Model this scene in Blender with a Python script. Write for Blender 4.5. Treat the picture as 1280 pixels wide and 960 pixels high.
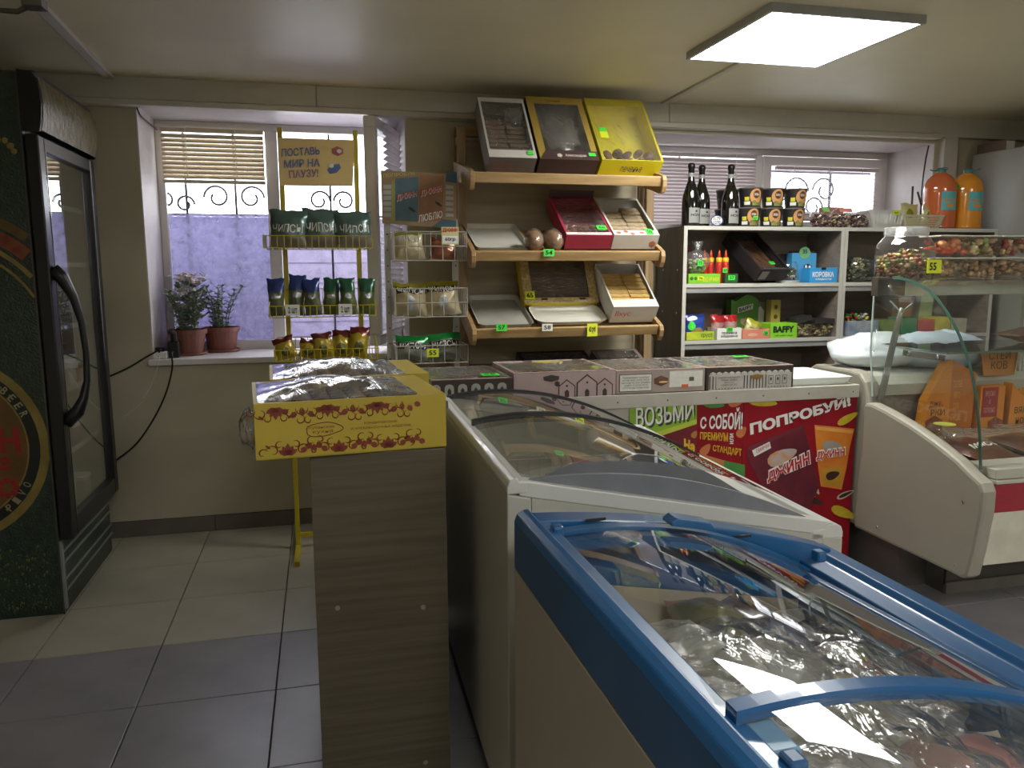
import bpy, math, random
from mathutils import Matrix, Vector, noise
random.seed(7)
sc = bpy.context.scene
for o in list(bpy.data.objects): bpy.data.objects.remove(o)
COL = sc.collection
R = math.radians
# ------------------------------------------------------------------ camera
CAM_H = 1.35; FPX = 980.0
yaw, pitch, roll = R(13.69), R(8.226), R(-0.2535)
fw = Vector((math.sin(yaw)*math.cos(pitch), math.cos(yaw)*math.cos(pitch), -math.sin(pitch)))
rt = fw.cross(Vector((0, 0, 1))).normalized(); up = rt.cross(fw)
rt, up = math.cos(roll)*rt+math.sin(roll)*up, -math.sin(roll)*rt+math.cos(roll)*up
cam = bpy.data.cameras.new('camera'); camo = bpy.data.objects.new('camera', cam); COL.objects.link(camo)
cam.sensor_width = 36; cam.lens = FPX/1280*36; cam.clip_start = 0.03
mw = Matrix((rt, up, -fw)).transposed().to_4x4(); mw.translation = (0, 0, CAM_H); camo.matrix_world = mw
sc.camera = camo
# ------------------------------------------------------------------ world, exposure
w = bpy.data.worlds.new('sky'); sc.world = w; w.use_nodes = True
bg = w.node_tree.nodes['Background']; bg.inputs[0].default_value = (0.93, 0.93, 1.0, 1); bg.inputs[1].default_value = 5.5
sc.view_settings.view_transform = 'Standard'; sc.view_settings.look = 'None'
sc.view_settings.exposure = 0.6; sc.view_settings.gamma = 1
sc.cycles.transparent_max_bounces = 24; sc.cycles.max_bounces = 10
LAMP = 22.0          # strength of the LED ceiling panels
LAMP_BACK = 20     # panels in the back of the shop, mostly switched low

# surveyed points: where the sight line through a spot of the picture meets a known plane of the room
def _ray(px, py): return fw + rt*((px-640)/FPX) - up*((py-480)/FPX)
def pY(px, py, Y):
    d = _ray(px, py); t = Y/d.y; return Vector((d.x*t, Y, CAM_H+d.z*t))
def pX(px, py, X):
    d = _ray(px, py); t = X/d.x; return Vector((X, d.y*t, CAM_H+d.z*t))
def pZ(px, py, Z):
    d = _ray(px, py); t = (Z-CAM_H)/d.z; return Vector((d.x*t, d.y*t, Z))

# ------------------------------------------------------------------ materials
def s2l(c):
    c /= 255.0
    return c/12.92 if c <= 0.04045 else ((c+0.055)/1.055)**2.4
def rgb(c): return (s2l(c[0]), s2l(c[1]), s2l(c[2]), 1)
MATS = {}
def mat(name, c, rough=0.5, metal=0.0, var=0.08, scale=12.0, bump=0.0, bscale=60.0, stretch=None, emit=None, c2=None, spec=0.5, coat=0.0, detail=4.0):
    if name in MATS: return MATS[name]
    m = bpy.data.materials.new(name); m.use_nodes = True; nt = m.node_tree; N = nt.nodes; L = nt.links
    p = N['Principled BSDF']; p.inputs['Roughness'].default_value = rough; p.inputs['Metallic'].default_value = metal
    p.inputs['Specular IOR Level'].default_value = spec; p.inputs['Coat Weight'].default_value = coat
    base = rgb(c); other = rgb(c2) if c2 else tuple([x*(1-var*2) for x in base[:3]]+[1])
    tc = N.new('ShaderNodeTexCoord'); mp = N.new('ShaderNodeMapping'); L.new(tc.outputs['Object'], mp.inputs[0])
    if stretch: mp.inputs['Scale'].default_value = stretch
    nz = N.new('ShaderNodeTexNoise'); nz.inputs['Scale'].default_value = scale; nz.inputs['Detail'].default_value = detail
    L.new(mp.outputs[0], nz.inputs['Vector'])
    cr = N.new('ShaderNodeValToRGB'); cr.color_ramp.elements[0].position = 0.35; cr.color_ramp.elements[1].position = 0.65
    cr.color_ramp.elements[0].color = base; cr.color_ramp.elements[1].color = other
    L.new(nz.outputs[0], cr.inputs[0]); L.new(cr.outputs[0], p.inputs['Base Color'])
    if bump > 0:
        n2 = N.new('ShaderNodeTexNoise'); n2.inputs['Scale'].default_value = bscale; n2.inputs['Detail'].default_value = 3
        L.new(mp.outputs[0], n2.inputs['Vector'])
        b = N.new('ShaderNodeBump'); b.inputs['Strength'].default_value = bump; b.inputs['Distance'].default_value = 0.01
        L.new(n2.outputs[0], b.inputs['Height']); L.new(b.outputs[0], p.inputs['Normal'])
    if emit:
        p.inputs['Emission Color'].default_value = (1, 1, 0.97, 1); p.inputs['Emission Strength'].default_value = emit
    MATS[name] = m; return m
def glass(name, tint=(1, 1, 1), refl=1.0, rough=0.02, bump=0.0, bscale=30, haze=0.0, hcol=(0.8, 0.8, 0.8), hrange=None, stretch=None, ior=1.45):
    """thin pane: clear with mirror reflection by Fresnel, optional crinkle and dirt"""
    if name in MATS: return MATS[name]
    m = bpy.data.materials.new(name); m.use_nodes = True; nt = m.node_tree; N = nt.nodes; L = nt.links
    N.remove(N['Principled BSDF']); out = N['Material Output']
    tr = N.new('ShaderNodeBsdfTransparent'); tr.inputs[0].default_value = (*tint, 1)
    gl = N.new('ShaderNodeBsdfGlossy'); gl.inputs['Roughness'].default_value = rough
    geo = N.new('ShaderNodeNewGeometry'); dot = N.new('ShaderNodeVectorMath'); dot.operation = 'DOT_PRODUCT'
    L.new(geo.outputs['Normal'], dot.inputs[0]); L.new(geo.outputs['Incoming'], dot.inputs[1])
    def M_(op, a, b=None):
        q = N.new('ShaderNodeMath'); q.operation = op; q.use_clamp = False
        for i, v in enumerate((a, b)):
            if v is None: continue
            if isinstance(v, (int, float)): q.inputs[i].default_value = v
            else: L.new(v, q.inputs[i])
        return q.outputs[0]
    f0 = ((ior-1)/(ior+1))**2
    c = M_('ABSOLUTE', dot.outputs['Value']); c = M_('POWER', M_('MAXIMUM', M_('SUBTRACT', 1.0, c), 0.0), 5.0)
    c = M_('ADD', M_('MULTIPLY', c, 1-f0), f0)
    mul = N.new('ShaderNodeMath'); mul.operation = 'MULTIPLY'; mul.inputs[1].default_value = refl*1.8; mul.use_clamp = True
    L.new(c, mul.inputs[0])
    mx = N.new('ShaderNodeMixShader'); L.new(mul.outputs[0], mx.inputs[0]); L.new(tr.outputs[0], mx.inputs[1]); L.new(gl.outputs[0], mx.inputs[2])
    tc = N.new('ShaderNodeTexCoord'); mp = N.new('ShaderNodeMapping'); L.new(tc.outputs['Object'], mp.inputs[0])
    if stretch: mp.inputs['Scale'].default_value = stretch
    if bump:
        nz = N.new('ShaderNodeTexNoise'); nz.inputs['Scale'].default_value = bscale; nz.inputs['Detail'].default_value = 4
        nz.inputs['Distortion'].default_value = 1.0
        L.new(mp.outputs[0], nz.inputs['Vector'])
        b = N.new('ShaderNodeBump'); b.inputs['Strength'].default_value = bump; b.inputs['Distance'].default_value = 0.02
        L.new(nz.outputs[0], b.inputs['Height']); L.new(b.outputs[0], gl.inputs['Normal']); L.new(b.outputs[0], dot.inputs[0])
    last = mx
    if haze > 0:
        df = N.new('ShaderNodeBsdfDiffuse'); df.inputs[0].default_value = (*hcol, 1)
        tl = N.new('ShaderNodeBsdfTranslucent'); tl.inputs[0].default_value = (*hcol, 1)
        ad = N.new('ShaderNodeMixShader'); ad.inputs[0].default_value = 0.5
        L.new(df.outputs[0], ad.inputs[1]); L.new(tl.outputs[0], ad.inputs[2])
        m2 = N.new('ShaderNodeMixShader'); L.new(mx.outputs[0], m2.inputs[1]); L.new(ad.outputs[0], m2.inputs[2])
        n3 = N.new('ShaderNodeTexNoise'); n3.inputs['Scale'].default_value = hrange or 6; n3.inputs['Detail'].default_value = 5
        L.new(mp.outputs[0], n3.inputs['Vector'])
        mr = N.new('ShaderNodeMapRange'); mr.inputs['From Min'].default_value = 0.35; mr.inputs['From Max'].default_value = 0.7
        mr.inputs['To Min'].default_value = haze*0.3; mr.inputs['To Max'].default_value = haze*1.3; L.new(n3.outputs[0], mr.inputs[0])
        L.new(mr.outputs[0], m2.inputs[0]); last = m2
    L.new(last.outputs[0], out.inputs[0]); MATS[name] = m; return m

WHITE = mat('white_print', (232, 232, 226), 0.5, var=0.02)
INK = mat('black_ink', (24, 22, 24), 0.5, var=0.02)
GREYINK = mat('grey_ink', (96, 88, 84), 0.6)
REDINK = mat('red_ink', (196, 30, 42), 0.45, var=0.05)
YELINK = mat('yellow_ink', (238, 200, 50), 0.45, var=0.05)
NEON = mat('neon_green_paper', (72, 225, 70), 0.6, var=0.03)
NEONY = mat('neon_yellow_paper', (214, 226, 40), 0.6, var=0.03)
TAGW = mat('tag_white_paper', (225, 225, 215), 0.6, var=0.05, scale=60)
CHROME = mat('chrome', (200, 200, 200), 0.18, 1.0, var=0.02)
STEEL = mat('brushed_steel', (150, 150, 146), 0.35, 0.9, stretch=(1, 1, 20))
BLACKP = mat('black_plastic', (22, 21, 24), 0.32, var=0.1)
DARKP = mat('dark_grey_plastic', (52, 50, 50), 0.45)
FILM = glass('cellophane_film', (0.96, 0.96, 0.96), 1.7, 0.06, bump=0.9, bscale=16, haze=0.06, stretch=(1, 2.5, 1))
FILM2 = glass('crumpled_cellophane', (0.97, 0.97, 0.97), 2.0, 0.10, bump=.8, bscale=11, haze=0.14, stretch=(1.6, .7, 1))
GLASS = glass('clear_glass', (0.95, 0.97, 0.96), 1.0, 0.01)
GLASSF = glass('fridge_glass', (0.94, 0.95, 0.92), 1.3, 0.01, haze=0.05, hcol=(.7, .7, .62))
GREENEDGE = mat('green_glass_edge', (60, 92, 80), 0.15, var=0.05, spec=0.8)
CLEARP = glass('clear_plastic', (0.98, 0.98, 0.97), 0.8, 0.06, bump=0.2, bscale=20, haze=0.05)

# ------------------------------------------------------------------ geometry helper
class G:
    def __init__(s): s.v = []; s.f = []; s.mi = []; s.T = None
    def add(s, vs, fs, mi=0):
        b = len(s.v)
        s.v += [tuple(s.T @ Vector(v)) if s.T else tuple(v) for v in vs]
        for f in fs: s.f.append([b+i for i in f]); s.mi.append(mi)
        return s
    def box(s, x0, x1, y0, y1, z0, z1, mi=0):
        if x0 > x1: x0, x1 = x1, x0
        if y0 > y1: y0, y1 = y1, y0
        if z0 > z1: z0, z1 = z1, z0
        v = [(x0,y0,z0),(x1,y0,z0),(x1,y1,z0),(x0,y1,z0),(x0,y0,z1),(x1,y0,z1),(x1,y1,z1),(x0,y1,z1)]
        return s.add(v, [(0,3,2,1),(4,5,6,7),(0,1,5,4),(1,2,6,5),(2,3,7,6),(3,0,4,7)], mi)
    def prism(s, pts, a0, a1, axis='y', mi=0):
        """pts: 2-d outline; axis y -> (x,z), x -> (y,z), z -> (x,y)"""
        n = len(pts)
        def P(p, a): return {'y': (p[0], a, p[1]), 'x': (a, p[0], p[1]), 'z': (p[0], p[1], a)}[axis]
        v = [P(p, a0) for p in pts]+[P(p, a1) for p in pts]
        f = [tuple(range(n)), tuple(range(2*n-1, n-1, -1))]+[(i, i+n, (i+1) % n+n, (i+1) % n) for i in range(n)]
        return s.add(v, f, mi)
    def lathe(s, prof, n=20, c=(0, 0, 0), mi=0, cap=True, sy=1.0):
        v = []; f = []
        for r, z in prof:
            for i in range(n):
                a = 2*math.pi*i/n; v.append((c[0]+r*math.cos(a), c[1]+sy*r*math.sin(a), c[2]+z))
        for j in range(len(prof)-1):
            for i in range(n):
                f.append((j*n+i, j*n+(i+1) % n, (j+1)*n+(i+1) % n, (j+1)*n+i))
        if cap:
            f.append(tuple(range(n-1, -1, -1))); f.append(tuple((len(prof)-1)*n+i for i in range(n)))
        return s.add(v, f, mi)
    def tube(s, pts, r, n=8, mi=0, closed=False):
        pts = [Vector(p) for p in pts]; v = []; f = []; m = len(pts); pn = None
        for j, p in enumerate(pts):
            a = pts[(j-1) % m] if (j > 0 or closed) else p; b = pts[(j+1) % m] if (j < m-1 or closed) else p
            d = (b-a).normalized()
            if pn is None:
                h = Vector((0, 0, 1)) if abs(d.z) < 0.9 else Vector((1, 0, 0)); pn = d.cross(h).normalized()
            else:
                pn = (pn-d*pn.dot(d)).normalized()
            q = d.cross(pn)
            rr = r[j] if isinstance(r, (list, tuple)) else r
            for i in range(n):
                t = 2*math.pi*i/n; v.append(p+(pn*math.cos(t)+q*math.sin(t))*rr)
        for j in range(m if closed else m-1):
            k = (j+1) % m
            for i in range(n): f.append((j*n+i, j*n+(i+1) % n, k*n+(i+1) % n, k*n+i))
        if not closed: f.append(tuple(range(n-1, -1, -1))); f.append(tuple((m-1)*n+i for i in range(n)))
        return s.add(v, f, mi)
    def grid(s, fn, nu, nv, mi=0, mfn=None):
        v = [fn(i/nu, j/nv) for j in range(nv+1) for i in range(nu+1)]
        b = len(s.v); s.v += [tuple(s.T @ Vector(p)) if s.T else tuple(p) for p in v]
        for j in range(nv):
            for i in range(nu):
                a = b+j*(nu+1)+i; s.f.append([a, a+1, a+nu+2, a+nu+1]); s.mi.append(mfn((i+.5)/nu, (j+.5)/nv) if mfn else mi)
        return s
    def blob(s, c, r, n=6, mi=0, rot=None):
        """small ellipsoid, r=(rx,ry,rz)"""
        v = [(0, 0, -1)]; m = 3
        for j in range(1, m):
            ph = -math.pi/2+math.pi*j/m
            for i in range(n): a = 2*math.pi*(i+.5*j)/n; v.append((math.cos(ph)*math.cos(a), math.cos(ph)*math.sin(a), math.sin(ph)))
        v.append((0, 0, 1))
        f = [(0, 1+(i+1) % n, 1+i) for i in range(n)]
        for j in range(m-2):
            for i in range(n): f.append((1+j*n+i, 1+j*n+(i+1) % n, 1+(j+1)*n+(i+1) % n, 1+(j+1)*n+i))
        l = len(v)-1; f += [(l, 1+(m-2)*n+i, 1+(m-2)*n+(i+1) % n) for i in range(n)]
        c = Vector(c); vv = []
        for p in v:
            q = Vector((p[0]*r[0], p[1]*r[1], p[2]*r[2]))
            if rot: q = rot @ q
            vv.append(c+q)
        return s.add(vv, f, mi)
    def poly(s, pts, mi=0): return s.add(pts, [tuple(range(len(pts)))], mi)

def build(name, g, mats, parent=None, smooth=False, bevel=0.0, wc=False, loc=None, rot=None, solid=0.0):
    me = bpy.data.meshes.new(name)
    vs = g.v
    if wc and parent is not None:
        l = parent.location; vs = [(v[0]-l.x, v[1]-l.y, v[2]-l.z) for v in vs]
    elif wc and loc is not None:
        vs = [(v[0]-loc[0], v[1]-loc[1], v[2]-loc[2]) for v in vs]
    me.from_pydata(vs, [], g.f)
    if not isinstance(mats, (list, tuple)): mats = [mats]
    for m in mats: me.materials.append(m)
    if len(mats) > 1: me.polygons.foreach_set('material_index', g.mi)
    if smooth: me.polygons.foreach_set('use_smooth', [True]*len(me.polygons))
    me.update()
    o = bpy.data.objects.new(name, me); COL.objects.link(o)
    if parent is not None: o.parent = parent
    if loc is not None: o.location = loc
    if rot is not None: o.rotation_euler = rot
    if solid:
        md = o.modifiers.new('solid', 'SOLIDIFY'); md.thickness = solid; md.offset = 0
    if bevel:
        md = o.modifiers.new('bevel', 'BEVEL'); md.width = bevel; md.segments = 2; md.limit_method = 'ANGLE'; md.angle_limit = R(40)
    return o
def tag(o, label, cat, group=None, kind=None):
    o['label'] = label; o['category'] = cat
    if group: o['group'] = group
    if kind: o['kind'] = kind
    return o
def thing(name, label, cat, loc=(0, 0, 0), rot=(0, 0, 0), group=None):
    o = bpy.data.objects.new(name, None); COL.objects.link(o); o.location = loc; o.rotation_euler = rot
    o.empty_display_size = 0.05
    return tag(o, label, cat, group)
def struct(name, g, mats, **k):
    o = build(name, g, mats, **k); o['kind'] = 'structure'; return o
def copy_tree(o, parent=None):
    c = o.copy(); COL.objects.link(c); c.parent = parent
    for ch in o.children: copy_tree(ch, c)
    return c
# ------------------------------------------------------------------ lettering
TXT = {}
def text_mesh(s, bold=0.0, lines_align='CENTER'):
    k = (s, bold)
    if k in TXT: return TXT[k]
    cu = bpy.data.curves.new('lettering', 'FONT'); cu.body = s; cu.size = 1.0; cu.resolution_u = 2; cu.offset = bold
    cu.align_x = lines_align; cu.space_line = 0.9
    ob = bpy.data.objects.new('lettering_source', cu); COL.objects.link(ob)
    bpy.context.view_layer.update()
    me = ob.to_mesh()
    v = [tuple(p.co) for p in me.vertices]; f = [tuple(p.vertices) for p in me.polygons]
    ob.to_mesh_clear(); bpy.data.objects.remove(ob); bpy.data.curves.remove(cu)
    if not v: v = [(0, 0, 0)]; f = []
    x0 = min(p[0] for p in v); x1 = max(p[0] for p in v); y0 = min(p[1] for p in v); y1 = max(p[1] for p in v)
    v = [((p[0]-x0)/max(x1-x0, 1e-5), (p[1]-y0)/max(y1-y0, 1e-5)) for p in v]
    TXT[k] = (v, f); return TXT[k]
def put_text(g, s, fn, mi=0, bold=0.02):
    """fn maps (u,v) in the unit text box to a point"""
    v, f = text_mesh(s, bold); g.add([fn(a, b) for a, b in v], f, mi)
def quadfn(bl, br, tl, tr):
    bl, br, tl, tr = map(Vector, (bl, br, tl, tr))
    return lambda u, v: (bl*(1-u)+br*u)*(1-v)+(tl*(1-u)+tr*u)*v
def word(parent, s, m, quad, wc=True, bold=0.02, name='lettering', label=None):
    g = G(); put_text(g, s, quadfn(*quad), 0, bold)
    o = build(name, g, m, parent, wc=wc)
    if label: o['label'] = label
    return o
def rect_xz(x0, x1, z0, z1, y): return ((x0, y, z0), (x1, y, z0), (x0, y, z1), (x1, y, z1))
def quad_px(bl, br, tl, tr, Y): return tuple(pY(*p, Y) for p in (bl, br, tl, tr))
def price_tag(parent, x, y, z, w=0.05, h=0.035, m=None, txt='55', rot=(0, 0, 0), wc=True, inkon=True):
    g = G(); g.T = Matrix.Translation((x, y, z)) @ Matrix.Rotation(rot[2], 4, 'Z') @ Matrix.Rotation(rot[0], 4, 'X')
    g.box(-w/2, w/2, -0.001, 0.001, -h/2, h/2, 0)
    if inkon: put_text(g, txt, quadfn((-w*.32, -0.0018, -h*.28), (w*.32, -0.0018, -h*.28), (-w*.32, -0.0018, h*.3), (w*.32, -0.0018, h*.3)), 1)
    o = build('price_tag', g, [m or NEON, INK], parent, wc=wc); return o

# ================================================================== SETTING
WALL = mat('painted_wall', (190, 182, 158), 0.75, var=0.05, scale=3, bump=0.06, bscale=90)
REVEAL = mat('white_reveal', (206, 200, 198), 0.6, var=0.03)
CEIL = mat('ceiling_paint', (216, 208, 178), 0.5, var=0.04, scale=2, bump=0.03, bscale=40)
TRIMM = mat('white_trim', (198, 194, 184), 0.5, var=0.03)
GROUT = mat('grout', (62, 58, 52), 0.8)
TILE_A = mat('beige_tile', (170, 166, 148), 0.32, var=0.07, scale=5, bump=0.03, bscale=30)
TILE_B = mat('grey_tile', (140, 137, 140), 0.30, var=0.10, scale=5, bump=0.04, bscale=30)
PVC = mat('window_plastic', (214, 210, 208), 0.35, var=0.02)
YW = 4.25; YG = 4.72; ZC = 2.268; XL = -1.78; XR = 4.95; YB = -2.6
g = G(); g.box(XL-.1, XR+.1, YB-.1, YW+.1, -0.12, -0.012)
floor = struct('floor', g, GROUT)
S = 0.4215; gx0 = -0.606; gy0 = 2.508
meshes = {}
for j in range(-12, 5):
    for i in range(-3, 14):
        x0 = gx0+i*S; y0 = gy0+j*S; x1 = x0+S-0.004; y1 = y0+S-0.004
        if x1 < XL or x0 > XR or y0 > YW or y1 < YB: continue
        x0c = max(x0, XL); x1c = min(x1, XR); y0c = max(y0, YB); y1c = min(y1, YW)
        if x1c-x0c < .01 or y1c-y0c < .01: continue
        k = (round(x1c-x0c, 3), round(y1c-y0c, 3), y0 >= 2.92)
        if k not in meshes:
            g = G(); g.box(0, x1c-x0c, 0, y1c-y0c, -0.012, 0)
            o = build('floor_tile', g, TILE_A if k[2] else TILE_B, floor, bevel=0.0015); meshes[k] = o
        else:
            o = meshes[k].copy(); COL.objects.link(o)
        o.location = (x0c, y0c, 0)
# windows: openings in the back wall
W1 = (-0.83, 0.47, 0.915, 2.16); W2 = (1.80, 3.74, 1.60, 2.12)
g = G()
g.box(XL, W1[0], YW, YG, 0, ZC); g.box(W1[0], W1[1], YW, YG, 0, W1[2]-.03); g.box(W1[0], W1[1], YW, YG, W1[3], ZC)
g.box(W1[1], W2[0], YW, YG, 0, ZC); g.box(W2[0], W2[1], YW, YG, 0, W2[2]); g.box(W2[0], W2[1], YW, YG, W2[3], ZC)
g.box(W2[1], XR, YW, YG, 0, ZC)
struct('wall_back', g, WALL)
for n, b in (('wall_left', (XL-.12, XL, YB, YG, 0, ZC)), ('wall_right', (XR, XR+.12, YB, YG, 0, ZC)), ('wall_front', (XL, XR, YB-.12, YB, 0, ZC))):
    g = G(); g.box(*b); struct(n, g, WALL)
g = G(); g.box(XL-.12, XR+.12, YB-.12, YG, ZC, ZC+.1); struct('ceiling', g, CEIL)
# boxed duct and moulding where wall meets ceiling
g = G(); g.box(XL, 0.02, YW-.055, YW, 2.165, ZC); g.box(0.023, 1.93, YW-.055, YW, 2.165, ZC); g.box(1.933, 3.72, YW-.055, YW, 2.165, ZC); g.box(3.72, XR, YW-.045, YW, 2.15, ZC)
struct('trim_1', g, TRIMM, bevel=.003)
g = G(); g.box(XL, 3.72, YW-.075, YW, 2.135, 2.162); struct('trim_2', g, TRIMM, bevel=.004)
g = G(); g.box(3.765, 3.865, YW-.05, YW, 0, 2.15); struct('trim_3', g, TRIMM, bevel=.004)
# cable trunking on the ceiling
for i, (a, b, wd, hh) in enumerate((((-0.925, YW-.02), (-0.90, 3.13), .022, .016), ((1.89, YW-.06), (1.86, 3.24), .014, .012))):
    g = G(); g.prism([(a[0]-wd, a[1]), (a[0]+wd, a[1]), (b[0]+wd, b[1]), (b[0]-wd, b[1])], ZC-hh, ZC+.001, 'z')
    struct('trim_%d' % (4+i), g, TRIMM, bevel=.003)
g = G(); g.tube([(-0.90, 3.12, ZC-.012), (-0.97, 3.17, ZC-.03), (-1.05, 3.20, ZC-.02), (-1.09, 3.24, ZC-.03)], .009, 8); g.box(-.93, -.87, 3.08, 3.15, ZC-.03, ZC)
tag(build('cable_clamp', g, STEEL), 'small grey metal clamp and wire stub under the ceiling at upper left corner', 'clamp')
# skirting tiles
SK = mat('skirting_tile', (112, 104, 96), 0.45, var=0.1, scale=8)
g = G(); g.box(XL, XR, YW-.006, YW, 0, .083); bb = struct('baseboard_back', g, GROUT)
x = -1.74; k0 = None
while x < 4.9:
    if k0 is None:
        g = G(); g.box(0, .578, -.006, .0, 0, .08); k0 = build('skirting_tile', g, SK, bb, bevel=.0015); o = k0
    else: o = k0.copy(); COL.objects.link(o)
    o.location = (x if x+.578 < XR else XR-.58, YW-.006, .001); x += .5815
# reveal linings and sills
for n, W, in ((1, W1), (2, W2)):
    g = G(); t = .006
    g.box(W[0], W[0]+t, YW+.001, YG, W[2], W[3]); g.box(W[1]-t, W[1], YW+.001, YG, W[2], W[3]); g.box(W[0]+t, W[1]-t, YW+.001, YG, W[3]-t, W[3])
    struct('trim_%d' % (5+n), g, REVEAL)
    g = G()
    if n == 1: g.box(W[0]-.015, W[1]+.01, YW-.035, YG, W[2]-.03, W[2])
    else: g.box(W[0], W[1], YW-.002, YG, W[2]-.02, W[2]+.012)
    struct('trim_%d' % (7+n), g, PVC, bevel=.004)
# ---- window 1
SNOW = glass('frosted_dirty_pane', (0.62, 0.60, 0.74), 0.8, 0.2, haze=0.62, hcol=(0.55, 0.53, 0.70), hrange=26, bump=.2, bscale=40)
def frame(name, x0, x1, z0, z1, y, w=.045, d=.055, pane=GLASS, parent=None):
    g = G(); g.box(x0, x1, y, y+d, z0, z0+w); g.box(x0, x1, y, y+d, z1-w, z1); g.box(x0, x0+w, y, y+d, z0+w, z1-w); g.box(x1-w, x1, y, y+d, z0+w, z1-w)
    f = build(name, g, PVC, parent, bevel=.004)
    g = G(); g.box(x0+w-.004, x1-w+.004, y+d*.5-.003, y+d*.5+.003, z0+w-.004, z1-w+.004); build('pane', g, pane, f)
    return f
win1 = bpy.data.objects.new('window_1', None); COL.objects.link(win1); win1['kind'] = 'structure'
g = G(); y = YG-.06
g.box(-.83, .47, y, YG, .915, .965); g.box(-.83, .47, y, YG, 2.115, 2.154); g.box(-.824, -.785, y, YG, .965, 2.115); g.box(-.262, -.195, y, YG, .965, 2.115); g.box(.415, .464, y, YG, .965, 2.115)
build('window_frame', g, PVC, win1, bevel=.004)
g = G(); g.box(-.788, -.26, YG-.035, YG-.029, .962, 2.118); build('pane', g, GLASS, win1)
g = G(); g.box(-.784, -.264, YG-.028, YG-.024, .965, 1.665); o = build('dirty_film', g, SNOW, win1); o['label'] = 'speckled frosted film on the lower half of the left pane'
# open sash with its blind
sash = bpy.data.objects.new('open_sash', None); COL.objects.link(sash); sash.parent = win1; sash.location = (.452, YG-.07, 0)
sash.rotation_euler = (0, 0, R(250))
g = G(); L_ = .52; z0, z1 = .965, 2.128
g.box(0, L_, -.03, .03, z0, z0+.055); g.box(0, L_, -.03, .03, z1-.055, z1); g.box(0, .055, -.03, .03, z0+.055, z1-.055); g.box(L_-.055, L_, -.03, .03, z0+.055, z1-.055)
build('sash_frame', g, PVC, sash, bevel=.005)
g = G(); g.box(.05, L_-.05, -.003, .003, z0+.05, z1-.05); build('pane', g, GLASS, sash)
BLIND = mat('blind_slat', (205, 190, 162), 0.45, var=0.03)
BLINDG = mat('blind_slat_grey', (196, 186, 188), 0.45, var=0.03)
g = G()
for k in range(34):
    z = 2.09-k*.032; a = R(38)
    g.prism([(.06-.014*math.cos(a), z-.014*math.sin(a)), (.06+.014*math.cos(a), z+.014*math.sin(a)), (.06+.014*math.cos(a), z+.014*math.sin(a)+.0012), (.06-.014*math.cos(a), z-.014*math.sin(a)+.0012)], .06, L_-.07, 'x')
build('blind_slats', g, BLINDG, sash)['kind'] = 'stuff'
# venetian blinds: each slat a part
def blind(name, label, x0, x1, ztop, n, pitch_, y, ang, m, group=None, cords=2, rail=True):
    t = thing(name, label, 'blind', ((x0+x1)/2, y, ztop), group=group); w_ = x1-x0
    g = G(); g.box(-w_/2, w_/2, -.014, .014, -.022, 0); build('head_rail', g, m, t, bevel=.002)
    g = G(); a = R(ang); hw = .0135
    n_ = 5; pts = []
    for q in range(n_):
        s_ = -hw+2*hw*q/(n_-1); c_ = .0025*(1-(s_/hw)**2); pts.append((s_*math.cos(a)-c_*math.sin(a), s_*math.sin(a)+c_*math.cos(a)))
    pts += [(p[0], p[1]-.0009) for p in reversed(pts)]
    g.prism(pts, -w_/2+.002, w_/2-.002, 'x')
    s0 = build('slat', g, m, t); s0.location = (0, 0, -.04)
    for k in range(1, n):
        o = s0.copy(); COL.objects.link(o); o.location = (0, 0, -.04-k*pitch_)
    zb = -.04-n*pitch_
    if rail: g = G(); g.box(-w_/2, w_/2, -.013, .013, zb-.012, zb+.006); build('bottom_rail', g, m, t, bevel=.003)
    for c in range(cords):
        xx = -w_/2+w_*(c+.5)/cords if cords != 2 else (-w_/2+w_*(.24 if c == 0 else .72))
        g = G(); g.box(xx-.002, xx+.002, -.0165, -.0148, zb, 0); build('cord', g, WHITE, t)
    return t
blind('venetian_blind', 'half lowered cream venetian blind over the left pane of the left window', -.79, -.265, 2.112, 10, .0235, YG-.085, 62, BLIND)
# grille outside, with scrolls
IRON = mat('grille_iron', (98, 94, 108), 0.7, var=0.1, spec=.1)
def grille(name, label, x0, x1, z0, z1, y, bars, scrolls):
    t = thing(name, label, 'grille', ((x0+x1)/2, y, z0))
    for k in range(bars):
        xx = x0+(x1-x0)*k/(bars-1); g = G(); g.box(xx-.006, xx+.006, y-.006, y+.006, z0, z1); build('bar', g, IRON, t, wc=True)
    for zz in (z0+.03, z1-.03, (z0+z1)/2+.12):
        g = G(); g.box(x0, x1, y+.006, y+.014, zz-.007, zz+.007); build('cross_bar', g, IRON, t, wc=True)
    for cx, cz, r0, sgn in scrolls:
        g = G(); pts = []
        for q in range(26):
            a = q/25*2.2*math.pi; rr = r0*(1-.62*q/25); pts.append((cx+sgn*(rr*math.cos(a)), y-.012, cz+rr*math.sin(a)))
        g.tube(pts, .0065, 6); build('scroll', g, IRON, t, wc=True)
    return t
grille('window_grille', 'grey iron grille with scrolls outside the left window', -.95, .60, .85, 2.24, YG+.007, 7,
       [(-.53, 1.76, .07, -1), (-.35, 1.76, .07, 1), (-.70, 1.72, .05, 1), (-.80, 1.74, .05, -1), (.02, 1.75, .06, 1), (.16, 1.75, .06, -1)])
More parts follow.
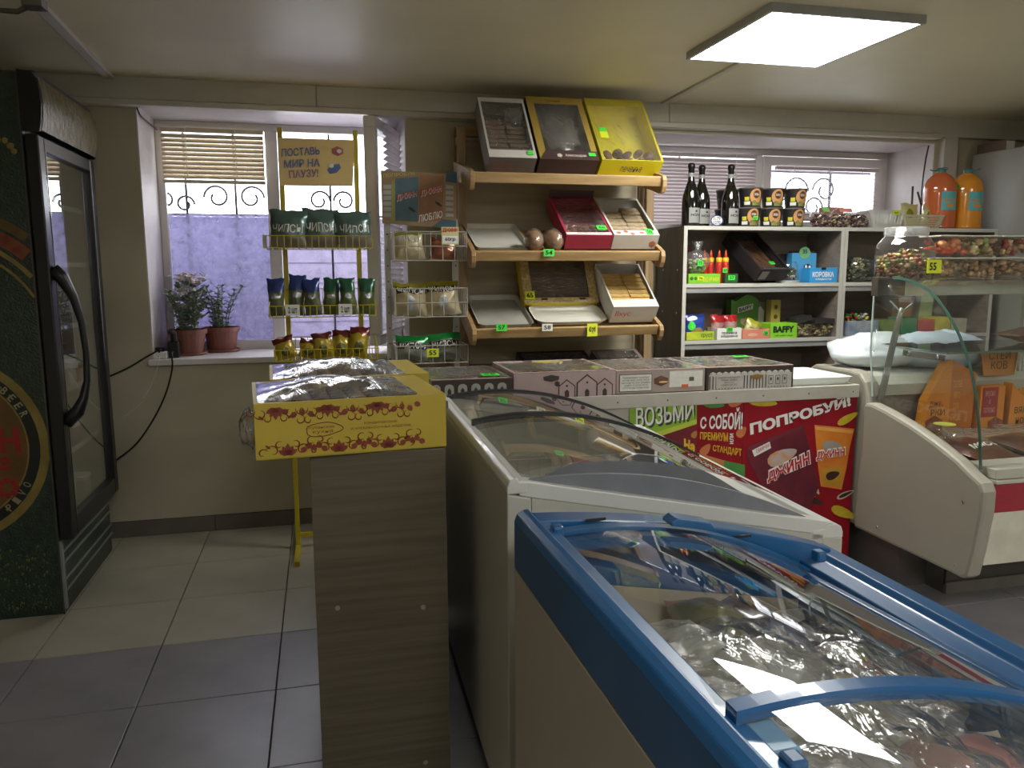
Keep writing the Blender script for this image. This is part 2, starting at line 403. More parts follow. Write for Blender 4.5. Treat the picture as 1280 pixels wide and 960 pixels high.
# ---- window 2
win2 = bpy.data.objects.new('window_2', None); COL.objects.link(win2); win2['kind'] = 'structure'
g = G(); g.box(1.806, 3.734, y, YG, 1.612, 1.66); g.box(1.806, 3.734, y, YG, 2.075, 2.114); g.box(1.806, 1.85, y, YG, 1.66, 2.075); g.box(2.745, 2.80, y, YG, 1.66, 2.075); g.box(3.69, 3.734, y, YG, 1.66, 2.075)
build('window_frame', g, PVC, win2, bevel=.004)
g = G(); g.box(1.848, 2.747, YG-.035, YG-.029, 1.655, 2.08); build('pane', g, GLASS, win2)
frame('sash', 2.80, 3.69, 1.665, 2.07, YG-.075, .06, .05, GLASS, win2)
blind('venetian_blind', 'pinkish grey venetian blind in the left half of the right window', 1.86, 2.735, 2.07, 18, .021, YG-.09, 62, BLINDG, cords=3)
blind('venetian_blind', 'open white venetian blind on the right sash of the right window', 2.87, 3.63, 2.005, 10, .028, YG-.10, 8, BLINDG, cords=3)
grille('window_grille', 'iron grille with large scrolls outside the right window', 1.7, 3.9, 1.5, 2.24, YG+.007, 5,
       [(3.08, 1.86, .10, 1), (3.30, 1.87, .09, -1), (3.02, 1.74, .08, -1), (3.22, 1.76, .07, 1), (2.6, 1.9, .09, 1), (2.45, 1.8, .09, -1)])
# light well outside
WELL = mat('light_well_wall', (150, 146, 176), 0.8, var=0.12, scale=14, bump=.5, bscale=30)
g = G(); g.box(-3.0, 1.3, 5.45, 5.6, -.2, 1.70)
for k in range(9): g.box(-3.0, 1.3, 5.445, 5.451, .5+k*.13, .512+k*.13)
struct('trim_10', g, WELL)
g = G(); g.box(-3.0, 1.3, YG+.001, 5.6, .55, .6); struct('trim_11', g, WELL)
g = G()
for k in range(6):
    g.prism([(1.2, 1.52+k*.055), (2.95, 1.52+k*.055), (2.95, 1.565+k*.055), (1.2, 1.565+k*.055)], 5.6, 5.65, 'y')
struct('trim_12', g, mat('pink_siding', (196, 176, 178), .7))
# ================================================================== LAMPS
LEDM = mat('led_panel_glow', (255, 255, 250), 0.5, emit=LAMP)
LEDB = mat('led_panel_glow_dim', (255, 255, 250), 0.5, emit=LAMP_BACK)
LFR = mat('lamp_frame', (170, 172, 170), 0.4)
def led(x0, x1, y0, y1, label, glow, h=.03):
    t = thing('led_ceiling_panel', label, 'ceiling light', ((x0+x1)/2, (y0+y1)/2, ZC))
    a, b = (x1-x0)/2, (y1-y0)/2; f = .014
    g = G(); g.box(-a, a, -b, -b+f, -h, 0); g.box(-a, a, b-f, b, -h, 0); g.box(-a, -a+f, -b+f, b-f, -h, 0); g.box(a-f, a, -b+f, b-f, -h, 0)
    build('frame', g, LFR, t)
    g = G(); g.box(-a+f, a-f, -b+f, b-f, -h+.003, -.006); build('diffuser', g, glow, t)
led(1.56, 2.195, 2.58, 3.235, 'bright square white LED panel on the ceiling above the display case', LEDM)
led(.02, .65, -.86, -.23, 'square LED panel overhead in the middle of the shop', LEDB)
led(3.2, 3.83, 0.1, .73, 'square LED panel on the ceiling near the right wall', LEDB)
led(2.0, 2.63, -1.9, -1.27, 'square LED panel at the back of the shop, near the front wall', LEDB)
# ================================================================== GENERIC GOODS
def bag(name, label, cat, group, w_, h, t, mats, loc, rot=(0, 0, 0), band=0.72, text=None, tm=None, tz=(.74, .9), twid=.8, seed=0, patch=None, crimp=.05, nu=12, nv=16, bottomband=None):
    """pillow pack: origin at bottom centre, faces -y"""
    rnd = random.Random(seed*7+3)
    ox, oz = rnd.random()*9, rnd.random()*9
    def T(u, v):
        vv = min(max((v-crimp)/(1-2*crimp), 0), 1)
        e = (max(math.sin(math.pi*u), 0)**.55)*(max(math.sin(math.pi*vv), 0)**.5)
        n = noise.noise(Vector((u*5+ox, v*6+oz, seed)))*.22*(e > .05)
        return t/2*e*(1+n)
    def X(u, v):
        pinch = 1-.10*math.sin(math.pi*v)**.6
        return (u-.5)*w_*pinch + .006*noise.noise(Vector((u*3+ox, v*4, 2.2)))
    def Zf(u, v): return v*h + .010*noise.noise(Vector((u*4+ox, 1.5, v*3+oz)))*(v > .5)
    def front(u, v): return (X(u, v), -T(u, v), Zf(u, v))
    def back(u, v): return (X(1-u, v), T(1-u, v), Zf(1-u, v))
    def mf(u, v):
        if v > band: return 1
        if bottomband and v < bottomband: return 1
        return 0
    o_name = name
    t_ = thing(name, label, cat, loc, rot, group) if (text or patch) else None
    g = G(); g.grid(front, nu, nv, mfn=mf); g.grid(back, nu, nv, mfn=mf)
    if t_ is None:
        o = build(name, g, mats, smooth=True, loc=loc, rot=rot); tag(o, label, cat, group); return o
    build('packet', g, mats, t_, smooth=True)
    if patch:
        for (u0, u1, v0, v1, pm, kind) in patch:
            g = G()
            if kind == 'oval':
                def fn(a, b):
                    uu = (u0+u1)/2+(u1-u0)/2*math.cos(2*math.pi*a)*b; vv = (v0+v1)/2+(v1-v0)/2*math.sin(2*math.pi*a)*b
                    return (X(uu, vv), -T(uu, vv)-.0015, Zf(uu, vv))
                g.grid(fn, 14, 3)
            else:
                def fn(a, b):
                    uu = u0+(u1-u0)*a; vv = v0+(v1-v0)*b
                    return (X(uu, vv), -T(uu, vv)-.0015, Zf(uu, vv))
                g.grid(fn, 5, 4)
            build('print', g, pm, t_, smooth=True)
    if text:
        g = G()
        def tf(a, b):
            uu = .5-twid/2+twid*a; vv = tz[0]+(tz[1]-tz[0])*b
            return (X(uu, vv), -T(uu, vv)-.003, Zf(uu, vv))
        put_text(g, text, tf, 0, .01); build('lettering', g, tm or WHITE, t_)
    return t_
def nuts(name, mats, parent, n, region, r, seed=1, loc=None, stuff=True):
    """pile of little pieces; region(rnd)->(x,y,z)"""
    rnd = random.Random(seed); g = G()
    for k in range(n):
        p = region(rnd); s_ = r*rnd.uniform(.75, 1.25)
        rot = Matrix.Rotation(rnd.uniform(0, 6.28), 3, 'Z') @ Matrix.Rotation(rnd.uniform(-.8, .8), 3, 'X')
        g.blob(p, (s_*1.25, s_*.85, s_*.7), 6, rnd.randrange(len(mats)), rot)
    o = build(name, g, mats, parent, smooth=True, loc=loc)
    if stuff: o['kind'] = 'stuff'
    return o
def carton(t, w_, d, h, wm, rim, film=FILM, rimm=None, th=.003, back_raise=0.0, sag=.004, nofilm=False, seed=0, bottom=0.0):
    """open window box in local space: x centred, y 0..d, z 0..h, front at y=0"""
    l, r_, f, b = rim
    g = G(); g.box(-w_/2, w_/2, 0, d, bottom, bottom+th); g.box(-w_/2, w_/2, 0, th, bottom, h); g.box(-w_/2, w_/2, d-th, d, bottom, h+back_raise)
    g.box(-w_/2, -w_/2+th, th, d-th, bottom, h); g.box(w_/2-th, w_/2, th, d-th, bottom, h)
    build('carton', g, wm, t)
    if l+r_+f+b > 0:
        g = G(); z0, z1 = h, h+.0025
        g.box(-w_/2, w_/2, 0, f, z0, z1); g.box(-w_/2, w_/2, d-b, d, z0, z1); g.box(-w_/2, -w_/2+l, f, d-b, z0, z1); g.box(w_/2-r_, w_/2, f, d-b, z0, z1)
        build('window_rim', g, rimm or wm, t)
    if not nofilm:
        def fn(u, v):
            x = -w_/2+l+(w_-l-r_)*u; y_ = f+(d-f-b)*v
            n = noise.noise(Vector((u*7+seed, v*5, seed)))*.006 + noise.noise(Vector((u*22+seed, v*4, seed)))*.003
            return (x, y_, h+.004-sag*math.sin(math.pi*u)*math.sin(math.pi*v)+n)
        g = G(); g.grid(fn, 26, 22); build('cellophane', g, film, t, smooth=True)
def wire_basket(t, x0, x1, y0, y1, z0, z1, nx, rows, m, r=.0022, wc=True, slope=0.0, name='wire_basket'):
    g = G()
    zf = z1-slope
    for zz in [z0+(zf-z0)*k/(rows) for k in range(rows+1)]:
        g.tube([(x0, y0, zz), (x1, y0, zz)], r, 5)
    g.tube([(x0, y0, zf), (x0, y1, z1), (x1, y1, z1), (x1, y0, zf)], r, 5); g.tube([(x0, y0, z0), (x0, y1, z0), (x1, y1, z0), (x1, y0, z0)], r, 5)
    for k in range(nx+1):
        x = x0+(x1-x0)*k/nx; g.tube([(x, y0, zf), (x, y0, z0), (x, y1, z0), (x, y1, z1)], r*.8, 5)
    for k in range(4):
        for xx in (x0, x1): g.tube([(xx, y0+(y1-y0)*k/4, z0), (xx, y0+(y1-y0)*k/4, zf+(z1-zf)*k/4)], r*.8, 5)
    o = build(name, g, m, t, wc=wc); o['kind'] = 'stuff'; return o

# ================================================================== DRINKS FRIDGE
FG = mat('fridge_side_print', (16, 34, 26), 0.28, c2=(26, 52, 34), scale=26, bump=.5, bscale=120, coat=.3)
GOLD = mat('gold_print', (140, 122, 58), 0.4, var=.15, scale=20)
GOLDD = mat('dark_gold_print', (96, 76, 36), 0.4, var=.2, scale=30)
fr = thing('drinks_fridge', 'tall black and green drinks fridge with glass door at the left edge', 'fridge', (-1.37, 3.68, 0))
fx0, fx1, fy0, fy1 = -1.70, -1.035, 3.31, 4.06
g = G(); g.box(fx0, fx1, fy0, fy0+.04, .0, 2.075); g.box(fx0, fx1, fy1-.04, fy1, .0, 2.075); g.box(fx0, fx0+.04, fy0+.04, fy1-.04, 0, 2.075)
g.box(fx0+.04, fx1, fy0+.04, fy1-.04, 1.84, 2.075); g.box(fx0+.04, fx1, fy0+.04, fy1-.04, .0, .34)
build('cabinet', g, FG, fr, wc=True, bevel=.004)
g = G(); g.box(fx0+.041, fx0+.05, fy0+.04, fy1-.04, .34, 1.84); g.box(fx0+.05, fx1, fy0+.041, fy0+.05, .34, 1.84); g.box(fx0+.05, fx1, fy1-.05, fy1-.041, .34, 1.84)
build('inner_lining', g, mat('fridge_lining', (168, 168, 150), .5), fr, wc=True)
g = G(); g.box(-1.040, -1.0345, fy0-.004, fy0+.002, .0, 2.07); build('edge_trim', g, mat('edge_metal', (86, 84, 84), .3, .7), fr, wc=True)
# light box header
g = G(); g.prism([(-1.035, 1.865), (-.985, 1.862), (-.975, 1.865), (-.968, 1.90), (-.962, 1.96), (-.966, 2.03), (-.985, 2.075), (-1.035, 2.08)], fy0-.004, fy0+.012, 'y')
g.prism([(-1.035, 1.865), (-.985, 1.862), (-.975, 1.865), (-.968, 1.90), (-.962, 1.96), (-.966, 2.03), (-.985, 2.075), (-1.035, 2.08)], fy1-.012, fy1+.002, 'y')
g.box(-1.036, -.982, fy0+.01, fy1-.01, 2.062, 2.08)
build('header_end', g, BLACKP, fr, wc=True)
HB = mat('header_beer_print', (118, 108, 62), .35, c2=(60, 54, 30), scale=42, bump=.4, bscale=60, stretch=(1, 1, .5))
def hf(u, v):
    z = 1.87+.19*v; return (-.972+.012*math.sin(math.pi*v), fy0+.012+(fy1-fy0-.024)*u, z)
g = G(); g.grid(hf, 4, 8); build('header_panel', g, HB, fr, wc=True, smooth=True)
# door
dz0, dz1, dx0, dx1 = .305, 1.855, -1.03, -.983
g = G(); g.box(dx0, dx1, fy0, fy0+.062, dz0, dz1); g.box(dx0, dx1, fy1-.07, fy1-.01, dz0, dz1); g.box(dx0, dx1, fy0+.062, fy1-.07, dz0, dz0+.075); g.box(dx0, dx1, fy0+.062, fy1-.07, dz1-.055, dz1)
door = build('door', g, BLACKP, fr, wc=True, bevel=.005)
g = G(); g.box(-1.008, -1.003, fy0+.055, fy1-.065, dz0+.07, dz1-.05)
o = build('pane', g, GLASSF, door); o.location = (-fr.location.x*1, -fr.location.y*1, 0)
g = G(); g.box(dx1-.001, dx1+.003, fy0+.062, fy0+.067, dz0+.07, dz1-.05); o = build('silver_bead', g, CHROME, door); o.location = (-fr.location.x, -fr.location.y, 0)
pts = [(-.985, 3.345, 1.36), (-.955, 3.352, 1.33), (-.925, 3.362, 1.26), (-.905, 3.37, 1.16), (-.898, 3.372, 1.04), (-.902, 3.368, .93), (-.918, 3.36, .86), (-.94, 3.352, .81), (-.985, 3.345, .77)]
g = G(); g.tube(pts, [.030, .026, .017, .013, .012, .013, .018, .026, .03], 10)
o = build('handle', g, BLACKP, door, smooth=True); o.location = (-fr.location.x, -fr.location.y, 0)
# kick panel
g = G(); g.box(-1.05, -1.036, fy0+.01, fy1, .02, .30)
for z in (.085, .13, .20, .245): g.box(-1.04, -1.028, fy0+.012, fy1-.002, z, z+.006)
g.box(-1.04, -1.026, fy0, fy0+.02, .02, .30)
build('kick_panel', g, mat('kick_metal', (150, 154, 150), .4, .4), fr, wc=True)
for z, n in ((.60, 0), (.86, 0), (1.12, 0), (1.38, 0), (1.62, 0)):
    g = G()
    for k in range(12): yy = fy0+.06+(fy1-fy0-.12)*k/11; g.box(fx0+.06, fx1-.01, yy-.0015, yy+.0015, z-.003, z)
    g.box(fx1-.012, fx1-.004, fy0+.05, fy1-.05, z-.006, z+.014); g.box(fx0+.06, fx0+.066, fy0+.05, fy1-.05, z-.006, z)
    build('shelf', g, mat('shelf_white_wire', (190, 190, 180), .4), fr, wc=True)
# things in the fridge
for k, (yy, zz, c, lb) in enumerate(((3.50, .86, (150, 50, 40), 'red'), (3.64, .86, (210, 205, 190), 'white'), (3.80, .86, (180, 90, 60), 'orange-brown'), (3.48, .60, (205, 205, 205), 'pale grey'), (3.66, .60, (120, 60, 50), 'maroon'), (3.50, .346, (205, 200, 185), 'cream'), (3.72, .346, (175, 170, 150), 'beige'))):
    g = G(); g.box(-.09, .09, -.05, .05, 0, .11 if k % 2 else .09); g.box(-.092, .092, -.052, .052, .1 if k % 2 else .08, .115 if k % 2 else .1, 1)
    o = build('food_tub', g, [mat('tub%d' % k, c, .5), WHITE], loc=(-1.145, yy+.10, zz+.0), bevel=.004)
    tag(o, '%s lidded tub on %s shelf inside the drinks fridge' % (lb, {.86: 'the middle', .60: 'the lower', .346: 'the bottom'}[zz]), 'tub')
# round emblem on the side
CX, CZ, RR = -1.037-.372, .69, .372
def disc(g, cx, cz, r0, r1, y, mi=0, a0=0, a1=360, n=48, sz=1.0):
    v = []; f = []
    for k in range(n+1):
        a = R(a0+(a1-a0)*k/n); v += [(cx+r0*math.cos(a), y, cz+r0*sz*math.sin(a)), (cx+r1*math.cos(a), y, cz+r1*sz*math.sin(a))]
    for k in range(n): f.append((2*k, 2*k+1, 2*k+3, 2*k+2))
    g.add(v, f, mi)
ys = fy0-.0012
DKG = mat('emblem_green', (12, 24, 20), .35)
g = G(); disc(g, CX, CZ, .0001, .30, ys, 0, sz=1.02); disc(g, CX, CZ, .30, .34, ys, 1); disc(g, CX, CZ, .34, .372, ys, 2); disc(g, CX, CZ, .296, .302, ys-.0004, 2)
for a in (-50, -42, 38, 46, 54): g.blob((CX+.32*math.cos(R(a)), ys, CZ+.32*math.sin(R(a))), (.006, .001, .006), 6, 2)
build('emblem', g, [mat('emblem_gold_field', (112, 74, 30), .4, c2=(88, 62, 26), scale=8), DKG, GOLD], fr, wc=True)
def arc_text(g, s, cx, cz, rad, a_mid, hgt, y, mi=0, step=None, flip=False):
    n = len(s); step = step or hgt*.95/rad
    for i, ch in enumerate(s):
        if ch == ' ': continue
        a = a_mid+(i-(n-1)/2)*step*(1 if flip else -1)
        er = Vector((math.cos(a), 0, math.sin(a))); et = Vector((math.sin(a), 0, -math.cos(a)))
        if flip: er, et = -er, -et
        base = Vector((cx, y, cz))+Vector((math.cos(a), 0, math.sin(a)))*rad
        ww = hgt*.62
        put_text(g, ch, lambda u, v: base+et*((u-.5)*ww)+er*((v-.5)*hgt), mi, .02)
g = G(); arc_text(g, 'BEER', CX, CZ, .32, R(33), .030, ys-.001, step=.115); arc_text(g, 'PIVO', CX, CZ, .32, R(-38), .030, ys-.001, step=.115, flip=True)
build('lettering', g, mat('dull_gold', (150, 140, 105), .4), fr, wc=True)
g = G(); put_text(g, 'АИНН', quadfn((CX-.05, ys-.001, .675), (CX+.275, ys-.001, .665), (CX-.05, ys-.001, .775), (CX+.27, ys-.001, .765)), 0, .05)
put_text(g, 'ское', quadfn((CX+.05, ys-.001, .585), (CX+.235, ys-.001, .60), (CX+.05, ys-.001, .635), (CX+.235, ys-.001, .655)), 0, .03)
for a in range(8): g.blob((CX+.215+.03*math.cos(a*.785), ys-.001, .53+.03*math.sin(a*.785)), (.013, .001, .013), 6)
build('lettering', g, mat('dull_red', (150, 30, 28), .4), fr, wc=True)
# upper bands
g = G()
for r0, r1, mi in ((.34, .35, 0), (.375, .392, 0), (.405, .455, 1), (.465, .50, 2)):
    disc(g, -1.35, 1.10, r0, r1, ys, mi, math.degrees(math.acos(.311/r1)), 110)
for k in range(9): g.blob((-1.15-.012*math.sin(k)+.012*k, ys, 1.845-.006*k+.008*math.sin(k*2.1)), (.012, .001, .012), 6, 0)
build('emblem', g, [GOLD, mat('emblem_red_brown', (110, 40, 26), .4, c2=(130, 70, 40), scale=30), GOLDD], fr, wc=True)
# water drops of the print at the bottom
g = G(); rnd = random.Random(5)
for k in range(330):
    x = -1.08-.62*rnd.random(); z = .02+.27*rnd.random()**.8; r_ = rnd.uniform(.002, .0055)
    g.blob((x, fy0-.0004, z), (r_, .0012, r_*1.5), 5)
o = build('drop_print', g, mat('drop_print', (96, 96, 50), .3, c2=(40, 60, 30), scale=40), fr, wc=True); o['kind'] = 'stuff'
# ================================================================== SILL: plants, socket, cords
TERRA = mat('terracotta_plastic', (134, 82, 70), .5, var=.06)
SOILM = mat('soil', (46, 34, 26), .95, scale=60, bump=.6)
def pot(name, label, x, y, z, r, h, group=None):
    t = thing(name, label, 'pot plant', (x, y, z))
    g = G(); g.lathe([(r*1.0, 0), (r*1.02, .006), (r*1.05, .014), (r*.9, .014), (r*.8, .006)], 24); build('saucer', g, TERRA, t, smooth=True)
    g = G(); g.lathe([(r*.78, .012), (r*.98, h*.82), (r*1.06, h*.83), (r*1.08, h), (r*.99, h), (r*.95, h*.85)], 26, cap=False); build('pot', g, TERRA, t, smooth=False)
    g = G(); g.lathe([(0.001, h*.84), (r*.95, h*.85)], 20, cap=False); build('soil', g, SOILM, t)
    return t
LEAF = mat('jade_leaf', (92, 112, 84), .35, c2=(120, 134, 104), scale=20)
PETAL = mat('white_petal', (222, 214, 214), .6, var=.04)
STEMM = mat('plant_stem', (92, 84, 58), .7)
def leaf(g, c, d, l, wd, mi=0):
    d = Vector(d).normalized(); s_ = d.cross(Vector((0, 0, 1)));
    s_ = s_.normalized() if s_.length > .01 else Vector((1, 0, 0)); n_ = s_.cross(d); c = Vector(c)
    pts = [c, c+d*l*.35+s_*wd*.8, c+d*l*.75+s_*wd, c+d*l, c+d*l*.75-s_*wd, c+d*l*.35-s_*wd*.8]
    g.add([p+n_*.0015 for p in pts]+[p-n_*.0015 for p in pts], [(0,1,2,3,4,5), (11,10,9,8,7,6)]+[(i, i+6, (i+1) % 6+6, (i+1) % 6) for i in range(6)], mi)
def jade(t, r, h0, h1, nst, seed):
    rnd = random.Random(seed); gs = G(); gl = G()
    for k in range(nst):
        a = rnd.uniform(0, 6.28); p = Vector((r*.4*math.cos(a), r*.4*math.sin(a), h0)); pts = [p.copy()]
        H = rnd.uniform(.6, 1)*(h1-h0); n = 7; lean = Vector((math.cos(a), math.sin(a), 0))*rnd.uniform(.02, .055)/n*3
        for q in range(n):
            p = p+Vector((0, 0, H/n))+lean*(q/n)*1.2; pts.append(p.copy())
            for b in range(4):
                aa = q*1.57*.5+b*1.57+rnd.uniform(-.3, .3); L = rnd.uniform(.022, .036)
                leaf(gl, p, (math.cos(aa), math.sin(aa), rnd.uniform(.1, .7)), L, .008)
        gs.tube(pts, .0028, 6)
    build('stem', gs, STEMM, t)['kind'] = 'stuff'; build('leaves', gl, LEAF, t)['kind'] = 'stuff'
z = W1[2]
p1 = pot('jade_plant', 'bushy jade plant in the left brown pot on the window sill', -.688, 4.45, z, .092, .135)
jade(p1, .092, .11, .34, 12, 3)
p2 = pot('jade_plant', 'jade plant in the right brown pot on the window sill', -.535, 4.585, z, .092, .135)
jade(p2, .092, .11, .36, 12, 8)
p3 = pot('white_flower_plant', 'plant with pale white blossoms behind the left brown pot by the window', -.745, 4.59, z, .05, .085)
rnd = random.Random(4); g = G(); gs = G(); gl = G()
for k in range(95):
    a = rnd.uniform(0, 6.28); rr = rnd.uniform(0, .12); p = Vector((rr*math.cos(a)*.75+.05, rr*math.sin(a)*.6-.03, .22+rnd.uniform(0, .20)))
    for b in range(6):
        aa = b*1.05+rnd.random(); leaf(g, p, (math.cos(aa), math.sin(aa)*.7, rnd.uniform(-.3, .7)), .024, .011)
    if k % 3 == 0: gs.tube([(0, 0, .07), (p.x*.5, p.y*.5, p.z*.6), tuple(p)], .0015, 5)
    if k % 2: leaf(gl, p-Vector((0, 0, .05)), (math.cos(a)*.5, math.sin(a)*.3-.2, .5), .04, .012)
build('blossom', g, PETAL, p3)['kind'] = 'stuff'; build('stem', gs, STEMM, p3)['kind'] = 'stuff'; build('leaves', gl, LEAF, p3)['kind'] = 'stuff'
t = thing('socket_adapter', 'white socket adapter with a black plug at the left corner of the sill', 'socket', (-.80, 4.29, z))
g = G(); g.box(-.035, .035, -.03, .03, 0, .035); build('socket_body', g, WHITE, t, bevel=.004)
g = G(); g.box(-.02, .022, -.016, .014, .035, .058); build('plug', g, BLACKP, t, bevel=.005)
g = G(); g.box(-.025, .025, -.04, .03, 0, .085); g.tube([(0, 0, .08), (.0, 0, .12), (-.02, -.0, .14)], .016, 8)
tag(build('black_adapter', g, BLACKP, loc=(-.735, 4.33, z), bevel=.006), 'black plug adapter standing on the sill left of the brown pots', 'adapter')
def cord(label, pts, r, m, name='power_cord'):
    g = G()
    P_ = [Vector(p) for p in pts]; out = []
    for i in range(len(P_)-1):
        p0 = P_[max(i-1, 0)]; p1 = P_[i]; p2 = P_[i+1]; p3 = P_[min(i+2, len(P_)-1)]
        for q in range(6):
            s_ = q/6; out.append(.5*((2*p1)+(p2-p0)*s_+(2*p0-5*p1+4*p2-p3)*s_*s_+(3*p1-p0-3*p2+p3)*s_**3))
    out.append(P_[-1]); g.tube(out, r, 6); o = build(name, g, m, smooth=True); tag(o, label, 'cord'); return o
yc = 4.225
cord('black power cord running from the sill corner to the fridge', [(-.79, 4.20, .955), pY(200, 437, 4.19), pY(180, 448, 4.2), pY(160, 460, 4.2), pY(138, 470, 4.2), pY(128, 474, 4.2)], .0045, BLACKP)
cord('black cord hanging in a loop from the sill down behind the fridge', [(-.735, 4.30, .945), pY(215, 442, 4.195), pY(215, 462, 4.2), pY(206, 495, 4.2), pY(190, 527, 4.2), pY(170, 555, 4.2), pY(147, 574, 4.2), pY(138, 580, 4.2)], .0042, BLACKP)
cord('thin white cord hanging below the left window sill', [(-.81, 4.262, .93), pY(199, 448, 4.2), pY(192, 475, 4.215), pY(175, 505, 4.23), pY(152, 522, 4.23)], .002, WHITE)
cord('dark cable at the upper left corner of the left window recess', [pY(170, 128, 4.245), pY(174, 142, 4.24), pX(184, 152, -.815), pX(196, 162, -.80)], .004, DARKP)
cord('black cable hanging at the right end of the right window recess', [pY(1161, 182, 4.24), pY(1157, 200, 4.235), pY(1153, 230, 4.235), pY(1151, 260, 4.235), pY(1149, 290, 4.235)], .0045, BLACKP)
# ================================================================== YELLOW SNACK RACK
YEL = mat('yellow_painted_metal', (186, 168, 34), .4, var=.05)
yr = thing('yellow_snack_rack', 'yellow metal floor rack of snack baskets in front of the left window', 'rack', (.02, 3.83, 0))
for x in (-.148, .19):
    g = G(); g.box(x-.011, x+.011, 3.84, 3.865, .02, 2.0); build('post', g, YEL, yr, wc=True, bevel=.002)
    g = G(); g.box(x-.012, x+.012, 3.60, 4.05, 0, .024); build('foot', g, YEL, yr, wc=True, bevel=.002)
g = G(); g.box(-.148, .19, 3.845, 3.86, .06, .08); build('cross_bar', g, YEL, yr, wc=True)
YB3 = [(1.452, 1.515, .02), (1.150, 1.215, -.07), (.955, 1.045, -.02)]
for k, (a, b, c) in enumerate(YB3):
    wire_basket(yr, -.228+.012*k, .240+.006*k, 3.60, 3.835, a, b if k != 1 else 1.27, 16, 1, YEL, slope=.01 if k == 0 else .07 if k == 1 else .04)
for tx in (-.145, .082):
    price_tag(yr, tx+.028, 3.594, 1.182, .06, .048, TAGW, '2 шт', rot=(0, 0, 0))
POSTY = mat('yellow_poster', (236, 206, 140), .6, var=.05, scale=4)
hb = G(); q = quad_px((350, 232), (441, 233), (347, 172), (443, 175), 3.832); hb.add([*q[:2], q[3], q[2]], [(0, 1, 2, 3)])
o = build('header_card', hb, POSTY, yr, wc=True, solid=.003)
INKB = mat('poster_blue_ink', (96, 118, 176), .6, var=.03); INKV = mat('poster_violet_ink', (140, 104, 150), .6, var=.03)
for s_, m_, qq in (('ПОСТАВЬ', INKB, ((352, 196), (400, 193), (352, 186), (399, 183))), ('МИР НА', INKB, ((355, 210), (400, 208), (355, 200), (400, 198))), ('ПАУЗУ!', INKV, ((362, 223), (398, 221), (361, 213), (398, 211)))):
    o = word(yr, s_, m_, quad_px(*qq, 3.828), bold=.02)
g = G(); c = pY(422, 189, 3.829); g.blob(c, (.030, .0015, .022), 10, 0); c2 = pY(424, 189, 3.827); g.blob(c2, (.012, .0015, .010), 10, 1)
c = pY(418, 211, 3.829); g.blob(c, (.036, .0015, .020), 10, 2, Matrix.Rotation(-.5, 3, 'Y')); c = pY(414, 207, 3.827); g.blob(c, (.013, .0015, .012), 10, 1)
build('print', g, [mat('card_red', (190, 110, 110), .6), WHITE, INKB], yr, wc=True)
# packs in it
SILV = mat('foil_edge', (186, 190, 196), .22, .7)
def foil(n, c, c2=None, r=.28): return mat(n, c, r, 0.25, c2=c2 or tuple(int(x*.8) for x in c), scale=9, coat=.4)
GP, GB = foil('chips_grey_window', (142, 136, 126), (116, 106, 98)), foil('chips_green_top', (92, 118, 110), (76, 100, 96))
for k, (x, tw) in enumerate(((-.128, 'left'), (.018, 'middle'), (.168, 'right'))):
    bag('chips_bag', '%s one of three large grey-green chips bags in the top yellow basket' % tw, 'chips bag', 'chips bags in the top yellow basket',
        .168, .165+(.012 if k == 1 else 0), .07, [GP, GB], (x, 3.69+.012*(k % 2), 1.456), (R(-8), R(2*(1-k)), R(4*(k-1))), band=.30, text='ЧИПСЫ', tz=(.38, .60), twid=.86, seed=k)
for k in range(6):
    blue = k < 3; x = -.186+k*.079
    m0 = foil('snack_blue_low', (70, 84, 70), (112, 108, 66)) if blue else foil('snack_green_low', (66, 88, 56), (112, 116, 60))
    m1 = foil('snack_blue_top', (44, 66, 128), (36, 50, 100)) if blue else foil('snack_green_top', (36, 88, 62), (30, 66, 50))
    nm = ['leftmost', 'second', 'third'][k] if blue else ['fourth', 'fifth', 'rightmost'][k-3]
    bag('snack_bag', '%s small %s-topped snack bag in the middle yellow basket' % (nm, 'blue' if blue else 'green'), 'snack bag', 'small snack bags in the middle yellow basket',
        .078, .165+(.014 if k == 1 else 0), .045, [m0, m1], (x, 3.66+.02*(k % 2), 1.154), (R(-6), R((-2, 4, -3, 2, -2, 3)[k]), R(3*(k-2))), band=.62, seed=10+k,
        patch=[(.2, .8, .44, .58, SILV, 'oval')])
for k in range(5):
    x = (-.150, -.062, .012, .085, .160)[k]; hh = (.10, .085, .115, .125, .14)[k]
    bag('snack_bag', ['leftmost', 'second', 'middle', 'fourth', 'rightmost'][k]+' yellow snack bag with a maroon top in the lowest yellow basket', 'snack bag', 'yellow snack bags in the lowest basket',
        .095, hh, .05, [foil('snack_yellow', (176, 158, 40), (150, 120, 34)), foil('snack_maroon', (112, 34, 26))], (x, 3.68+.015*(k % 2), .959), (R(-12), R((-14, 10, -6, 5, 8)[k]), 0), band=.76, seed=30+k,
        patch=[(.25, .75, .1, .5, foil('snack_olive', (96, 96, 50)), 'oval')])
